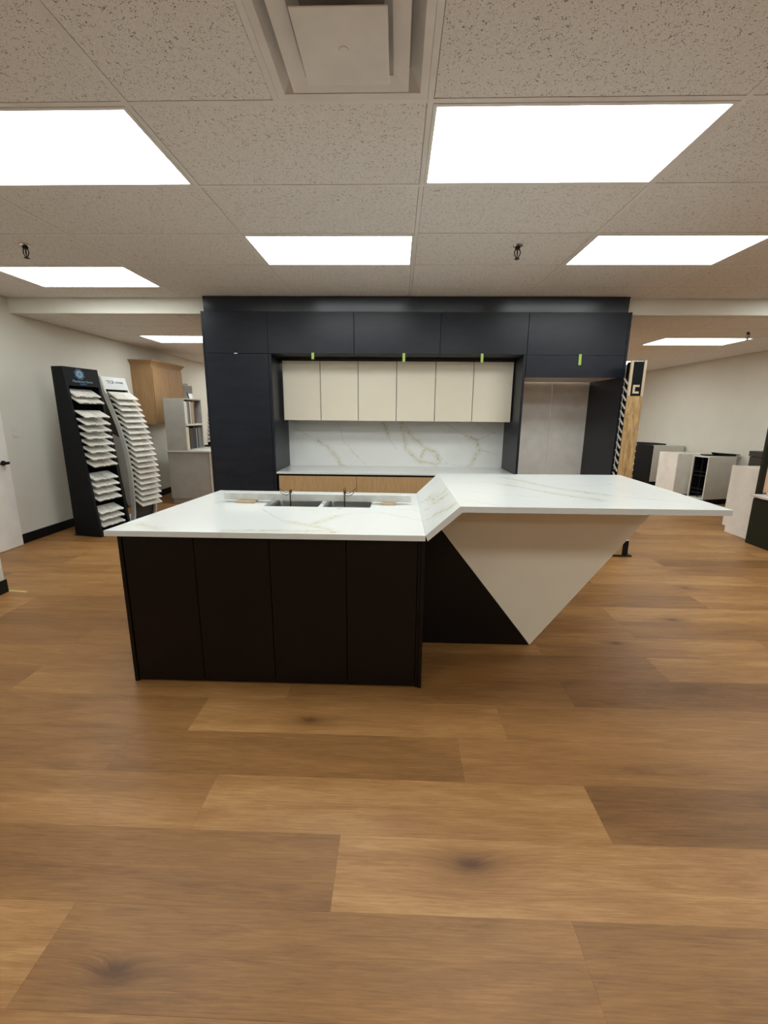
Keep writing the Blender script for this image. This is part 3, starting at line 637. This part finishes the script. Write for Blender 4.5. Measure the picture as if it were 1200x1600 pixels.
ORD = ['first', 'second', 'third', 'fourth', 'fifth', 'sixth', 'seventh', 'eighth', 'ninth', 'tenth', 'eleventh', 'twelfth', 'thirteenth', 'fourteenth', 'fifteenth', 'sixteenth', 'seventeenth', 'eighteenth', 'nineteenth', 'twentieth', 'twenty-first']

# ------------------------------------------------------------------ black display tower (left)
BT, AT = (-3.88, 4.75, 0), R(80)
bt = empty('sample_tower', BT, 'tall black slanted stone sample tower with blue sunburst emblem', 'display stand', rz=AT)
W_, NB = .46, .06     # local x = width, local y = -n (front is -y)
def nf(z): return .089 + (2.0 - z) * .1145
side = [(NB, .012), (-nf(.012), .012), (-nf(2.0), 2.0), (NB, 2.0)]
for x0 in (0, W_ - .018): build('side_panel', MB().prism(side, x0, x0 + .018, axis=0), M['black'], bt, bevel=.001)
build('back_panel', MB().box(.018, W_ - .018, NB - .012, NB, .012, 2.0), M['black'], bt)
build('base_plate', MB().box(-.012, W_ + .01, -nf(0) - .012, NB + .01, .001, .012), M['black'], bt, bevel=.002)
build('top_panel', MB().box(.018, W_ - .018, -nf(2.0) + .002, NB - .012, 1.985, 2.0), M['black'], bt)
def face(x0, x1, z0, z1): 
    return MB().hexa([(x0, -nf(z0), z0), (x1, -nf(z0), z0), (x1, -nf(z0) + .014, z0), (x0, -nf(z0) + .014, z0)], [(x0, -nf(z1), z1), (x1, -nf(z1), z1), (x1, -nf(z1) + .014, z1), (x0, -nf(z1) + .014, z1)])
ff = face(.018, W_ - .018, 1.79, 1.985)
for a_, b_ in ((.018, .032), (W_ - .032, W_ - .018)): q_ = face(a_, b_, .07, 1.79); ff.add(q_.v, q_.f)
q_ = face(.018, W_ - .018, .013, .07); ff.add(q_.v, q_.f)
build('front_frame', ff, M['black'], bt)
build('inner_liner', MB().hexa([(.019, -nf(.02) + .18, .02), (W_ - .019, -nf(.02) + .18, .02), (W_ - .019, -nf(.02) + .185, .02), (.019, -nf(.02) + .185, .02)], [(.019, -.02, 1.98), (W_ - .019, -.02, 1.98), (W_ - .019, -.015, 1.98), (.019, -.015, 1.98)]), M['black_in'], bt)
FT = Matrix.Translation(BT) @ Matrix.Rotation(AT, 4, 'Z')
# emblem and lettering on the head panel
em_ = MB(); cx_, cz_ = .20, 1.925
def on_face(x, z, o_=.0015): return (x, -nf(z) - o_, z)
def disc(mb, cx_, cz_, r, k=20, o_=.0015): mb.add([on_face(cx_ + r * math.cos(2 * math.pi * i / k), cz_ + r * math.sin(2 * math.pi * i / k), o_) for i in range(k)], [tuple(range(k))])
for i in range(16):
    a_ = 2 * math.pi * i / 16; r0_, r1_ = .030, .062 + .006 * (i % 2); wv = .10
    em_.add([on_face(cx_ + r0_ * math.cos(a_ - wv * 1.6), cz_ + r0_ * math.sin(a_ - wv * 1.6), .0012), on_face(cx_ + r1_ * math.cos(a_ - .02), cz_ + r1_ * math.sin(a_ - .02), .0012), on_face(cx_ + r1_ * math.cos(a_ + .05), cz_ + r1_ * math.sin(a_ + .05), .0012), on_face(cx_ + r0_ * math.cos(a_ + wv * 1.6), cz_ + r0_ * math.sin(a_ + wv * 1.6), .0012)], [(0, 1, 2, 3)])
disc(em_, cx_, cz_, .040, o_=.0016); eo = build('emblem', em_, M['pale_blue'], bt)
e2_ = MB(); disc(e2_, cx_, cz_, .022, o_=.0022); build('emblem_core', e2_, M['blue'], eo)
lean = math.atan(.1145)
for body, size, z_ in (('Maestone Stone', .040, 1.842), ('QUARTZ', .022, 1.812)):
    tm = text_mb(body, size, .0008); o_ = build('lettering', tm, M['pale_blue'] if size > .03 else M['blue'], bt); o_.location = (.225, -nf(z_) - .002, z_); o_.rotation_euler = (-lean, 0, 0)
notch = D.meshes.new('name_tag'); q_ = MB().box(-.035, .035, -.0015, .004, .004, .0125); notch.from_pydata(q_.v, [], q_.f); notch.materials.append(M['notch'])
cm = [chip_mesh('stone_sample', .162, .17, .014, M[k_]) for k_ in ('sample', 'sample2', 'sample3')]
rows = [(.165, 1.66, .55), (.205, 1.585, .52), (.262, 1.42, .48), (.262, 1.335, .46), (.264, 1.255, .44), (.268, 1.172, .44), (.277, 1.091, .44), (.286, 1.009, .44), (.290, .927, .44), (.293, .842, .44), (.275, .677, .44), (.283, .596, .44), (.291, .512, .44), (.296, .428, .44), (.300, .266, .42), (.303, .186, .40), (.305, .106, .36)]
for i, (nn, z, tl) in enumerate(rows):
    for k_, sd in ((0, 'left'), (1, 'right')):
        if i == 1: mi = 1
        elif i in (10, 13): mi = 2
        else: mi = random.choice((0, 0, 0, 1))
        chip(cm[mi], FT, .138 + k_ * .172, -nn, z, tl, '%s stone sample in the %s row down the black sample tower' % (sd, ORD[i]), 'stone samples in the black tower', notch)

# ------------------------------------------------------------------ white curved rack
BR_, AR = (-3.72, 5.45, 0), R(75); WR = .38
rk = empty('curved_sample_rack', BR_, 'white curved stone sample rack with white sign, right of the black tower', 'display stand', rz=AR)
prof = [(.085, .02), (.105, .10), (.128, .36), (.136, .67), (.106, .98), (.032, 1.28), (-.083, 1.59), (-.186, 1.83), (-.215, 1.955)]
def npz(z):
    for (n0, a), (n1, b_) in zip(prof, prof[1:]):
        if a <= z <= b_: return n0 + (n1 - n0) * (z - a) / (b_ - a)
    return prof[0][0] if z < .02 else prof[-1][0]
fine = [(npz(z), z) for z in [.02 + i * (1.955 - .02) / 24 for i in range(25)]]
def strip(x0, x1, d0, d1):
    mb = MB(); vs = []
    for nn, z in fine: vs += [(x0, -nn + d0, z), (x1, -nn + d0, z), (x1, -nn + d1, z), (x0, -nn + d1, z)]
    fs = [(0, 1, 2, 3)] + [tuple(len(vs) - 4 + i for i in range(4))]
    for i in range(len(fine) - 1):
        for k in range(4): fs.append((4 * i + k, 4 * i + (k + 1) % 4, 4 * i + 4 + (k + 1) % 4, 4 * i + 4 + k))
    return mb.add(vs, fs)
for x0 in (0, WR - .022): build('side_rail', strip(x0, x0 + .022, -.012, .05), M['rack_white'], rk)
build('back_skin', strip(.022, WR - .022, .03, .036), M['brown_board'], rk)
web = [(-nn + .05, z) for nn, z in fine if .2 < z < 1.22] + [(.112, 1.20), (.006, .27), (-.03, .2)]
build('side_gusset', MB().prism(web, .004, .012, axis=0), M['grey_cab'], rk)
build('rear_board', MB().prism([(-nn + .052, z) for nn, z in fine if z > .25] + [(.30, 1.955), (.26, .26)], .013, .024, axis=0), M['brown_board'], rk)
build('foot_plate', MB().box(-.03, WR + .03, -.26, .28, .001, .02), M['rack_white'], rk, bevel=.002)
sg = MB(); za, zb = 1.79, 1.955
sg.hexa([(.012, -npz(za) - .014, za), (WR - .012, -npz(za) - .014, za), (WR - .012, -npz(za) + .0, za), (.012, -npz(za) + .0, za)], [(.012, -npz(zb) - .014, zb), (WR - .012, -npz(zb) - .014, zb), (WR - .012, -npz(zb), zb), (.012, -npz(zb), zb)])
sp = build('sign_board', sg, M['sign_white'], rk, bevel=.002)
ln_ = math.atan((npz(za) - npz(zb)) / (zb - za))
for body, size, x_, sp_ in (('TCE', .060, .125, 1.0), ('STONE', .034, .262, 1.1)):
    tm = text_mb(body, size, .0006, sp_); o_ = build('lettering', tm, M['ink'], sp); zz = 1.885; o_.location = (x_, -(npz(za) + (npz(zb) - npz(za)) * (zz - za) / (zb - za)) - .0165, zz); o_.rotation_euler = (-ln_, 0, 0)
FRM = Matrix.Translation(BR_) @ Matrix.Rotation(AR, 4, 'Z')
cr_ = [chip_mesh('stone_sample', .165, .18, .011, M[k_]) for k_ in ('sample', 'sample2', 'sample3')]
for i in range(20):
    z = 1.655 - i * .0755; nn = npz(z + .06) + .130 + .03 * min(1, max(0, (z - 1.2) / .4))
    for k_, sd in ((0, 'left'), (1, 'right')):
        chip(random.choice(cr_[:2] + cr_[:1]), FRM, .105 + k_ * .170, -nn, z, .56, '%s stone sample in the %s row down the white curved rack' % (sd, ORD[i]), 'stone samples on the curved rack')

# ------------------------------------------------------------------ maple wall cabinet
o = (-4.1, 7.19, 1.30); t = empty('wall_cabinet', o, 'honey maple two-door wall cabinet with crown on the left wall', 'cabinet')
ya, yb = 6.73, 7.66; xf = -3.935
build('carcass', MB().box(XL + .002, xf - .022, ya, yb, 1.30, 2.235), M['maple'], t, world_offset=o, bevel=.002)
build('face_frame', MB().box(xf - .022, xf - .003, ya, ya + .04, 1.30, 2.235).box(xf - .022, xf - .003, yb - .04, yb, 1.30, 2.235).box(xf - .022, xf - .003, ya + .04, yb - .04, 1.30, 1.34).box(xf - .022, xf - .003, ya + .04, yb - .04, 2.195, 2.235), M['maple'], t, world_offset=o)
ym = (ya + yb) / 2
for a_, b_ in ((ya + .01, ym - .005), (ym + .005, yb - .01)): build('door', MB().box(xf - .003, xf + .016, a_, b_, 1.305, 2.20), M['maple'], t, world_offset=o, bevel=.003)
cw = MB()
for z0_, z1_, e0, e1 in ((2.235, 2.262, .004, .012), (2.262, 2.30, .016, .045), (2.30, 2.315, .050, .052)):
    cw.hexa([(XL + .002, ya - e0, z0_), (xf + e0, ya - e0, z0_), (xf + e0, yb + e0, z0_), (XL + .002, yb + e0, z0_)], [(XL + .002, ya - e1, z1_), (xf + e1, ya - e1, z1_), (xf + e1, yb + e1, z1_), (XL + .002, yb + e1, z1_)])
build('crown_moulding', cw, M['maple'], t, world_offset=o)

# ------------------------------------------------------------------ grey sample counter at left
o = (-3.35, 7.3, 0); t = empty('sample_counter', o, 'low grey cabinet behind the left racks carrying the door sample shelf', 'cabinet')
build('carcass', MB().box(-3.71, -3.05, 6.57, 8.6, .10, .865).box(-3.70, -3.10, 6.60, 8.59, .003, .10), M['grey_cab'], t, world_offset=o)
build('counter_slab', MB().box(-3.735, -3.01, 6.54, 8.62, .866, .892), M['grey_lt'], t, world_offset=o, bevel=.002)
for i in range(3):
    d_ = build('drawer_front', MB().box(-3.049, -3.03, 6.575 + i * .67, 7.24 + i * .67, .665, .86), M['taupe'], t, world_offset=o, bevel=.002)
    build('door', MB().box(-3.049, -3.03, 6.575 + i * .67, 7.24 + i * .67, .105, .66), M['taupe'], t, world_offset=o, bevel=.002)
ZS = .8935
o = (-3.52, 6.84, ZS); t = empty('sample_shelf', o, 'grey two-tier open shelf unit holding upright door samples', 'shelf')
xa, xb, ya, yb, zt_ = -3.69, -3.365, 6.545, 7.14, 1.715
mb = MB(); mb.box(xa, xb, ya, ya + .018, ZS, zt_).box(xa, xb, yb - .018, yb, ZS, zt_).box(xa, xb, ya + .018, yb - .018, zt_ - .018, zt_).box(xa, xa + .012, ya + .018, yb - .018, ZS, zt_ - .018).box(xa + .012, xb, ya + .018, yb - .018, ZS, ZS + .014)
build('frame', mb, M['grey_cab'], t, world_offset=o)
build('shelf_board', MB().box(xa + .012, xb + .01, ya + .018, yb - .018, 1.285, 1.315), M['grey_lt'], t, world_offset=o)
up_s = [((.70, .70, .66), .045, 'white'), ((.66, .66, .62), .04, 'off-white'), ((.16, .17, .16), .06, 'dark grey'), ((.05, .045, .05), .025, 'black'), ((.68, .62, .52), .035, 'ivory'), ((.36, .28, .20), .05, 'tan'), ((.50, .38, .30), .03, 'beige'), ((.22, .15, .11), .04, 'brown'), ((.05, .02, .02), .03, 'dark maroon')]
lo_s = [((.62, .58, .40), .085, 'cream'), ((.010, .010, .008), .03, 'black'), ((.045, .025, .018), .11, 'dark brown'), ((.010, .014, .030), .09, 'navy'), ((.20, .21, .22), .05, 'mid grey'), ((.02, .02, .022), .03, 'charcoal'), ((.17, .17, .16), .10, 'stone grey')]
for lst, z0_, z1_, tier in ((up_s, 1.317, 1.68, 'upper'), (lo_s, ZS + .016, 1.27, 'lower')):
    y = ya + .024
    for c_, th_, nm in lst:
        m_ = mat('sample_' + nm.replace(' ', '_').replace('-', '_') + '_' + tier, c_, .4)
        whole('door_sample', MB().box(xa + .03, xb - .004, y, y + th_ - .004, z0_, z1_ - random.uniform(0, .03)), m_, (-3.5, y + th_ / 2, z0_), '%s door sample standing in the %s tier of the grey shelf unit' % (nm, tier), 'door sample', 'upright door samples', bevel=.0015)
        y += th_
# leaning white boards and bits above the shelf unit
whole('white_board', MB().box(-4.255, -4.02, 8.20, 8.215, .003, 2.003), M['sign_white'], (-4.15, 8.21, .003), 'tall white board standing behind the shelf unit beside the maple cabinet', 'board', bevel=.001)
whole('white_board', MB().box(-4.262, -4.145, 8.30, 8.315, .003, 2.055), M['white_cab'], (-4.23, 8.31, .003), 'rearmost white board, topping out slightly higher behind its neighbour', 'board', bevel=.001)
whole('card_holder', MB().hexa([(-3.47, 6.90, 1.717), (-3.40, 6.90, 1.717), (-3.40, 6.98, 1.717), (-3.47, 6.98, 1.717)], [(-3.49, 6.93, 1.80), (-3.42, 6.93, 1.80), (-3.42, 6.97, 1.80), (-3.49, 6.97, 1.80)]), M['sign_white'], (-3.44, 6.94, 1.717), 'small white card holder on top of the grey shelf unit', 'card holder')
whole('marker_pen', MB().tube([(-3.445, 6.895, 1.722), (-3.475, 6.905, 1.815)], .009, 10), M['black'], (-3.46, 6.9, 1.717), 'black marker pen leaning on the white card holder', 'pen')
for xx, yy, zz, cc_, nm in ((-3.22, 6.75, 0, M['pink'], 'pale pink paper'), (-3.13, 7.05, 0, M['sign_white'], 'white paper')):
    whole('paper_sheet', MB().hexa([(xx - .12, yy - .14, ZS), (xx + .1, yy - .15, ZS), (xx + .1, yy + .12, ZS), (xx - .12, yy + .13, ZS)], [(xx - .12, yy - .14, ZS + .006), (xx + .1, yy - .15, ZS + .006), (xx + .1, yy + .12, ZS + .006), (xx - .12, yy + .13, ZS + .006)]), cc_, (xx, yy, ZS), nm + ' sheets lying on the grey sample counter', 'paper')
# small counter rack with dark back
RO = (-3.50, 7.55, ZS); rr_ = empty('counter_sample_rack', RO, 'small black sample rack with white head sign on the grey counter', 'display stand')
build('back_board', MB().hexa([(0, .02, 0), (.42, .02, 0), (.42, .04, 0), (0, .04, 0)], [(0, .14, .70), (.42, .14, .70), (.42, .16, .70), (0, .16, .70)]), M['black'], rr_)
build('base', MB().box(-.02, .44, -.18, .08, 0, .02), M['black'], rr_)
hs = build('head_sign', MB().box(0.0, .42, .12, .135, .70, .86), M['sign_white'], rr_)
k_ = 18; lg = MB(); lg.tube([(.10 + .035 * math.cos(2 * math.pi * i / k_), .117, .80 + .035 * math.sin(2 * math.pi * i / k_)) for i in range(k_)], .010, 6, closed=True); build('ring_logo', lg, M['blue'], hs)
FR_ = Matrix.Translation(RO); cs = chip_mesh('stone_sample', .39, .10, .012, M['sample'])
for i in range(9):
    chip(cs, FR_, .22, -.07 - .0 * i + (.10 - .012 * i), .62 - i * .068, .52, 'white sample in the %s row of the small black counter rack' % ORD[i], 'samples in the counter rack')

# ------------------------------------------------------------------ wooden sample tower at right
TO = (2.405, 4.43, 0); tt = empty('sample_tower', TO, 'tall timber sample tower with black square-C sign, right of the dark kitchen wall', 'display stand')
y0_, y1_ = -.095, .0
build('timber_side', MB().box(-.075, .075, y0_, y0_ + .016, .016, 1.70), M['osb'], tt)
build('side_trim', MB().box(-.077, -.052, y0_ - .002, y0_ + .016, 1.702, 2.045).box(.052, .077, y0_ - .002, y0_ + .016, 1.702, 2.045), M['pale_wood'], tt)
sgn = build('sign_panel', MB().box(-.0515, .0515, y0_ + .001, y0_ + .016, 1.702, 2.035), M['black'], tt)
cm_ = MB(); cz = 1.765; s_ = .032
cm_.box(-s_, -s_ + .022, y0_ - .0015, y0_ + .0005, cz - s_ - .008, cz + s_ + .012).box(-s_ + .022, s_, y0_ - .0015, y0_ + .0005, cz - s_ - .008, cz - s_ + .012).box(-s_ + .022, s_, y0_ - .0015, y0_ + .0005, cz + s_ - .008, cz + s_ + .012)
build('letter_c', cm_, M['pale_wood'], sgn)
build('core', MB().box(-.068, .068, y0_ + .017, y1_, .016, 2.035), M['black_in'], tt)
build('foot_block', MB().box(.078, .138, y0_ + .0, y0_ + .05, .016, .175), M['black'], tt, bevel=.002)
build('foot_cap', MB().hexa([(.078, y0_, .1755), (.138, y0_, .1755), (.138, y0_ + .05, .1755), (.078, y0_ + .05, .1755)], [(.088, y0_ + .01, .187), (.128, y0_ + .01, .187), (.128, y0_ + .045, .187), (.088, y0_ + .045, .187)]), M['grey_lt'], tt)
build('base_plate', MB().box(-.14, .175, y0_ - .02, y1_ + .08, .001, .015), M['black'], tt, bevel=.002)
lt = text_mb('AS', .045, .0006); o_ = build('lettering', lt, M['black'], tt); o_.location = (-.042, y0_ - .0015, .055)
# samples held on both flanks, seen edge-on, sloping down towards the timber face
def tile_sample(xa_, xb_, z, m_, lab, grp, ya_=.012, yb_=-.072):
    me = D.meshes.new('tile_sample'); q_ = MB().prism([(ya_, .056), (ya_, .066), (yb_, .008), (yb_, -.003)], xa_, xb_, axis=0); me.from_pydata(q_.v, [], q_.f)
    me.update(); me.materials.append(m_); o_ = D.objects.new('tile_sample', me); C.objects.link(o_); o_.location = (TO[0], TO[1], z); tag(o_, lab, 'tile sample', grp)
for i in range(14):
    tile_sample(-.083, -.0685, 1.815 - i * .0805, M['rack_white'], 'pale tile sample on the left flank of the timber tower, %s from the top' % ORD[i], 'tile samples on the left side of the timber tower', .0, -.074)
for i in range(11):
    tile_sample(.069, .094, 1.40 - i * .0655, M['sample'], 'white tile tip on the right flank of the timber tower, %s from the top' % ORD[i], 'tile samples on the right side of the timber tower', -.02, -.07)

# ------------------------------------------------------------------ loose cabinets at the right
def poly(pts, z0, z1): return MB().prism(pts, z0, z1)
o = (5.56, 8.9, 0); t = empty('base_cabinet', o, 'pale base cabinet with black open front, furthest back by the right wall', 'cabinet')
build('carcass', MB().box(5.285, 5.90, 8.60, 9.30, .17, .922), M['grey_lt'], t, world_offset=o, bevel=.002)
build('black_front', MB().box(5.262, 5.284, 8.602, 9.30, .17, .920), M['black'], t, world_offset=o)
build('plinth', MB().box(5.33, 5.90, 8.64, 9.29, .003, .17), M['black'], t, world_offset=o)
whole('dark_board', MB().hexa([(5.28, 8.68, .925), (5.60, 8.70, .925), (5.56, 9.1, .925), (5.27, 9.2, .925)], [(5.28, 8.68, .955), (5.58, 8.70, .950), (5.56, 9.1, .950), (5.27, 9.2, .955)]), M['black'], (5.4, 8.9, .925), 'flat black board on top of the furthest pale base cabinet', 'board')
o = (5.4, 7.8, 0); t = empty('base_cabinet', o, 'cream base cabinet with plain door, left neighbour of the open cabinet', 'cabinet')
build('carcass', poly([(5.152, 8.13), (5.154, 7.625), (5.70, 7.50), (5.76, 8.02)], .10, .838), M['grey_lt'], t, world_offset=o, bevel=.001)
build('door', poly([(5.130, 8.14), (5.132, 7.612), (5.151, 7.612), (5.149, 8.14)], .105, .836), M['white_cab'], t, world_offset=o, bevel=.001)
build('plinth', poly([(5.20, 8.08), (5.20, 7.66), (5.66, 7.55), (5.70, 7.98)], .003, .0995), M['black'], t, world_offset=o)
o = (5.55, 7.25, 0); t = empty('open_cabinet', o, 'grey open-front base cabinet showing black wire pull-out racks', 'cabinet')
A_, B_, C_, D_ = Vector((5.215, 7.345)), Vector((5.289, 7.062)), Vector((5.86, 7.21)), Vector((5.79, 7.46))
def lerp(p, q, s_): return p + (q - p) * s_
mb = MB(); th_ = .018
u_ = (B_ - A_).normalized() * th_; v_ = (C_ - B_).normalized()
mb.prism([tuple(B_), tuple(C_), tuple(C_ - u_), tuple(B_ - u_)], .10, .84); mb.prism([tuple(A_), tuple(D_), tuple(D_ + u_), tuple(A_ + u_)], .10, .84)
for z0_, z1_ in ((.10, .118), (.822, .84)): mb.prism([tuple(A_ + u_), tuple(B_ - u_), tuple(C_ - u_), tuple(D_ + u_)], z0_, z1_)
mb.prism([tuple(C_ - u_), tuple(D_ + u_), tuple(D_ + u_ - v_ * .012), tuple(C_ - u_ - v_ * .012)], .118, .822)
build('carcass', mb, M['grey_lt'], t, world_offset=o)
E_ = v_ * .02
build('dark_liner', MB().prism([tuple(D_ + u_ * 1.1 - v_ * .014), tuple(C_ - u_ * 1.1 - v_ * .014), tuple(C_ - u_ * 1.1 - v_ * .02), tuple(D_ + u_ * 1.1 - v_ * .02)], .12, .82).prism([tuple(A_ + u_ * 1.1 + E_), tuple(D_ + u_ * 1.1 - E_), tuple(D_ + u_ * 1.3 - E_), tuple(A_ + u_ * 1.3 + E_)], .12, .82), M['black'], t, world_offset=o)
for z0_ in (.20, .50):
    wr = MB(); a2, b2, c2_, d2 = A_ + u_ * 2 + v_ * .03, B_ - u_ * 2 + v_ * .03, C_ - u_ * 2 - v_ * .05, D_ + u_ * 2 - v_ * .05
    for dzz in (0, .07):
        wr.tube([(p.x, p.y, z0_ + dzz) for p in (a2, b2, c2_, d2)], .010, 6, closed=True)
    for s_ in (0, .2, .4, .6, .8, 1): p, q = lerp(b2, c2_, s_), lerp(a2, d2, s_); wr.tube([(p.x, p.y, z0_ + .07), (p.x, p.y, z0_), (q.x, q.y, z0_), (q.x, q.y, z0_ + .07)], .003, 6)
    build('wire_rack', wr, M['base_black'], t, world_offset=o)
rl = MB(); p = lerp(A_, B_, .5) + v_ * .05; rl.tube([(p.x, p.y, .12), (p.x, p.y, .82)], .008, 8); build('slide_post', rl, M['base_black'], t, world_offset=o)
build('plinth', poly([tuple(lerp(A_, C_, .12)), tuple(B_ + v_ * .07 - u_), tuple(C_ - u_), tuple(D_ + u_)], .003, .0995), M['black'], t, world_offset=o)
whole('dark_slab', MB().box(5.36, 5.86, 7.23, 7.38, .841, .860), M['black'], (5.6, 7.3, .841), 'thin black slab lying on the open grey cabinet', 'slab')
whole('dark_slab', MB().hexa([(5.55, 7.20, .861), (5.90, 7.20, .861), (5.90, 7.36, .861), (5.55, 7.36, .861)], [(5.52, 7.20, .895), (5.90, 7.20, .872), (5.90, 7.36, .872), (5.52, 7.36, .895)]), M['black'], (5.7, 7.3, .861), 'wedge-shaped black slab on top of the thin slab on the open cabinet', 'slab')
o = (4.7, 5.25, 0); t = empty('base_cabinet', o, 'white base cabinet standing end-on with a notched side, near the olive vanity', 'cabinet')
sidep = [(5.05, .003), (5.405, .003), (5.405, .085), (5.462, .085), (5.462, .888), (5.05, .888)]
build('side_panel', MB().prism(sidep, 4.40, 4.42, axis=0), M['white_cab'], t, world_offset=o, bevel=.001)
build('carcass', MB().box(4.4205, 4.98, 5.055, 5.455, .09, .880), M['grey_lt'], t, world_offset=o)
build('side_panel', MB().prism(sidep, 4.981, 5.0, axis=0), M['white_cab'], t, world_offset=o)
o = (5.66, 6.25, 0); t = empty('dark_cabinet', o, 'dark brown cabinet behind the white end-on cabinet at the right edge', 'cabinet')
build('carcass', MB().box(5.43, 5.92, 6.05, 6.45, .003, .915), M['dark_box'], t, world_offset=o, bevel=.002)
build('top_board', MB().box(5.42, 5.925, 6.04, 6.46, .920, .998), M['dark_box'], t, world_offset=o, bevel=.002)
# olive vanity
o = (4.75, 4.4, 0); t = empty('vanity_cabinet', o, 'low olive black vanity cabinet with white curved top at the right edge', 'cabinet')
build('carcass', MB().box(4.285, 5.2, 3.75, 4.93, .003, .548), M['olive'], t, world_offset=o, bevel=.001)
vt = [(4.26, 4.945), (4.235, 4.75), (4.26, 4.55), (4.31, 4.36), (4.39, 4.17), (4.50, 3.98), (4.62, 3.80), (5.2, 3.75), (5.2, 4.945)]
build('vanity_top', poly(vt, .575, .600), M['pink'], t, world_offset=o, bevel=.002)
build('recess', MB().box(4.36, 5.2, 3.85, 4.92, .549, .574), M['chrome'], t, world_offset=o)
o = (4.7, 5.0, 0); t = empty('vanity_back_frame', o, 'tall olive black frame with lit peach board behind the vanity', 'display frame')
build('left_post', MB().box(4.345, 4.40, 4.95, 4.99, .003, 2.05), M['olive'], t, world_offset=o)
build('peach_board', MB().box(4.401, 5.2, 4.975, 4.99, .61, 2.0), M['peach'], t, world_offset=o)
build('top_rail', MB().box(4.401, 5.2, 4.95, 4.99, 2.001, 2.05), M['olive'], t, world_offset=o)
whole('soap_dish', MB().lathe([(0, 0), (.03, 0), (.055, .015), (.062, .035), (.057, .035), (.05, .02), (.028, .008), (0, .008)], c=(4.375, 4.78, .601)), M['plastic'], (4.375, 4.78, .601), 'small round white dish on the curved vanity top', 'dish', smooth=True)
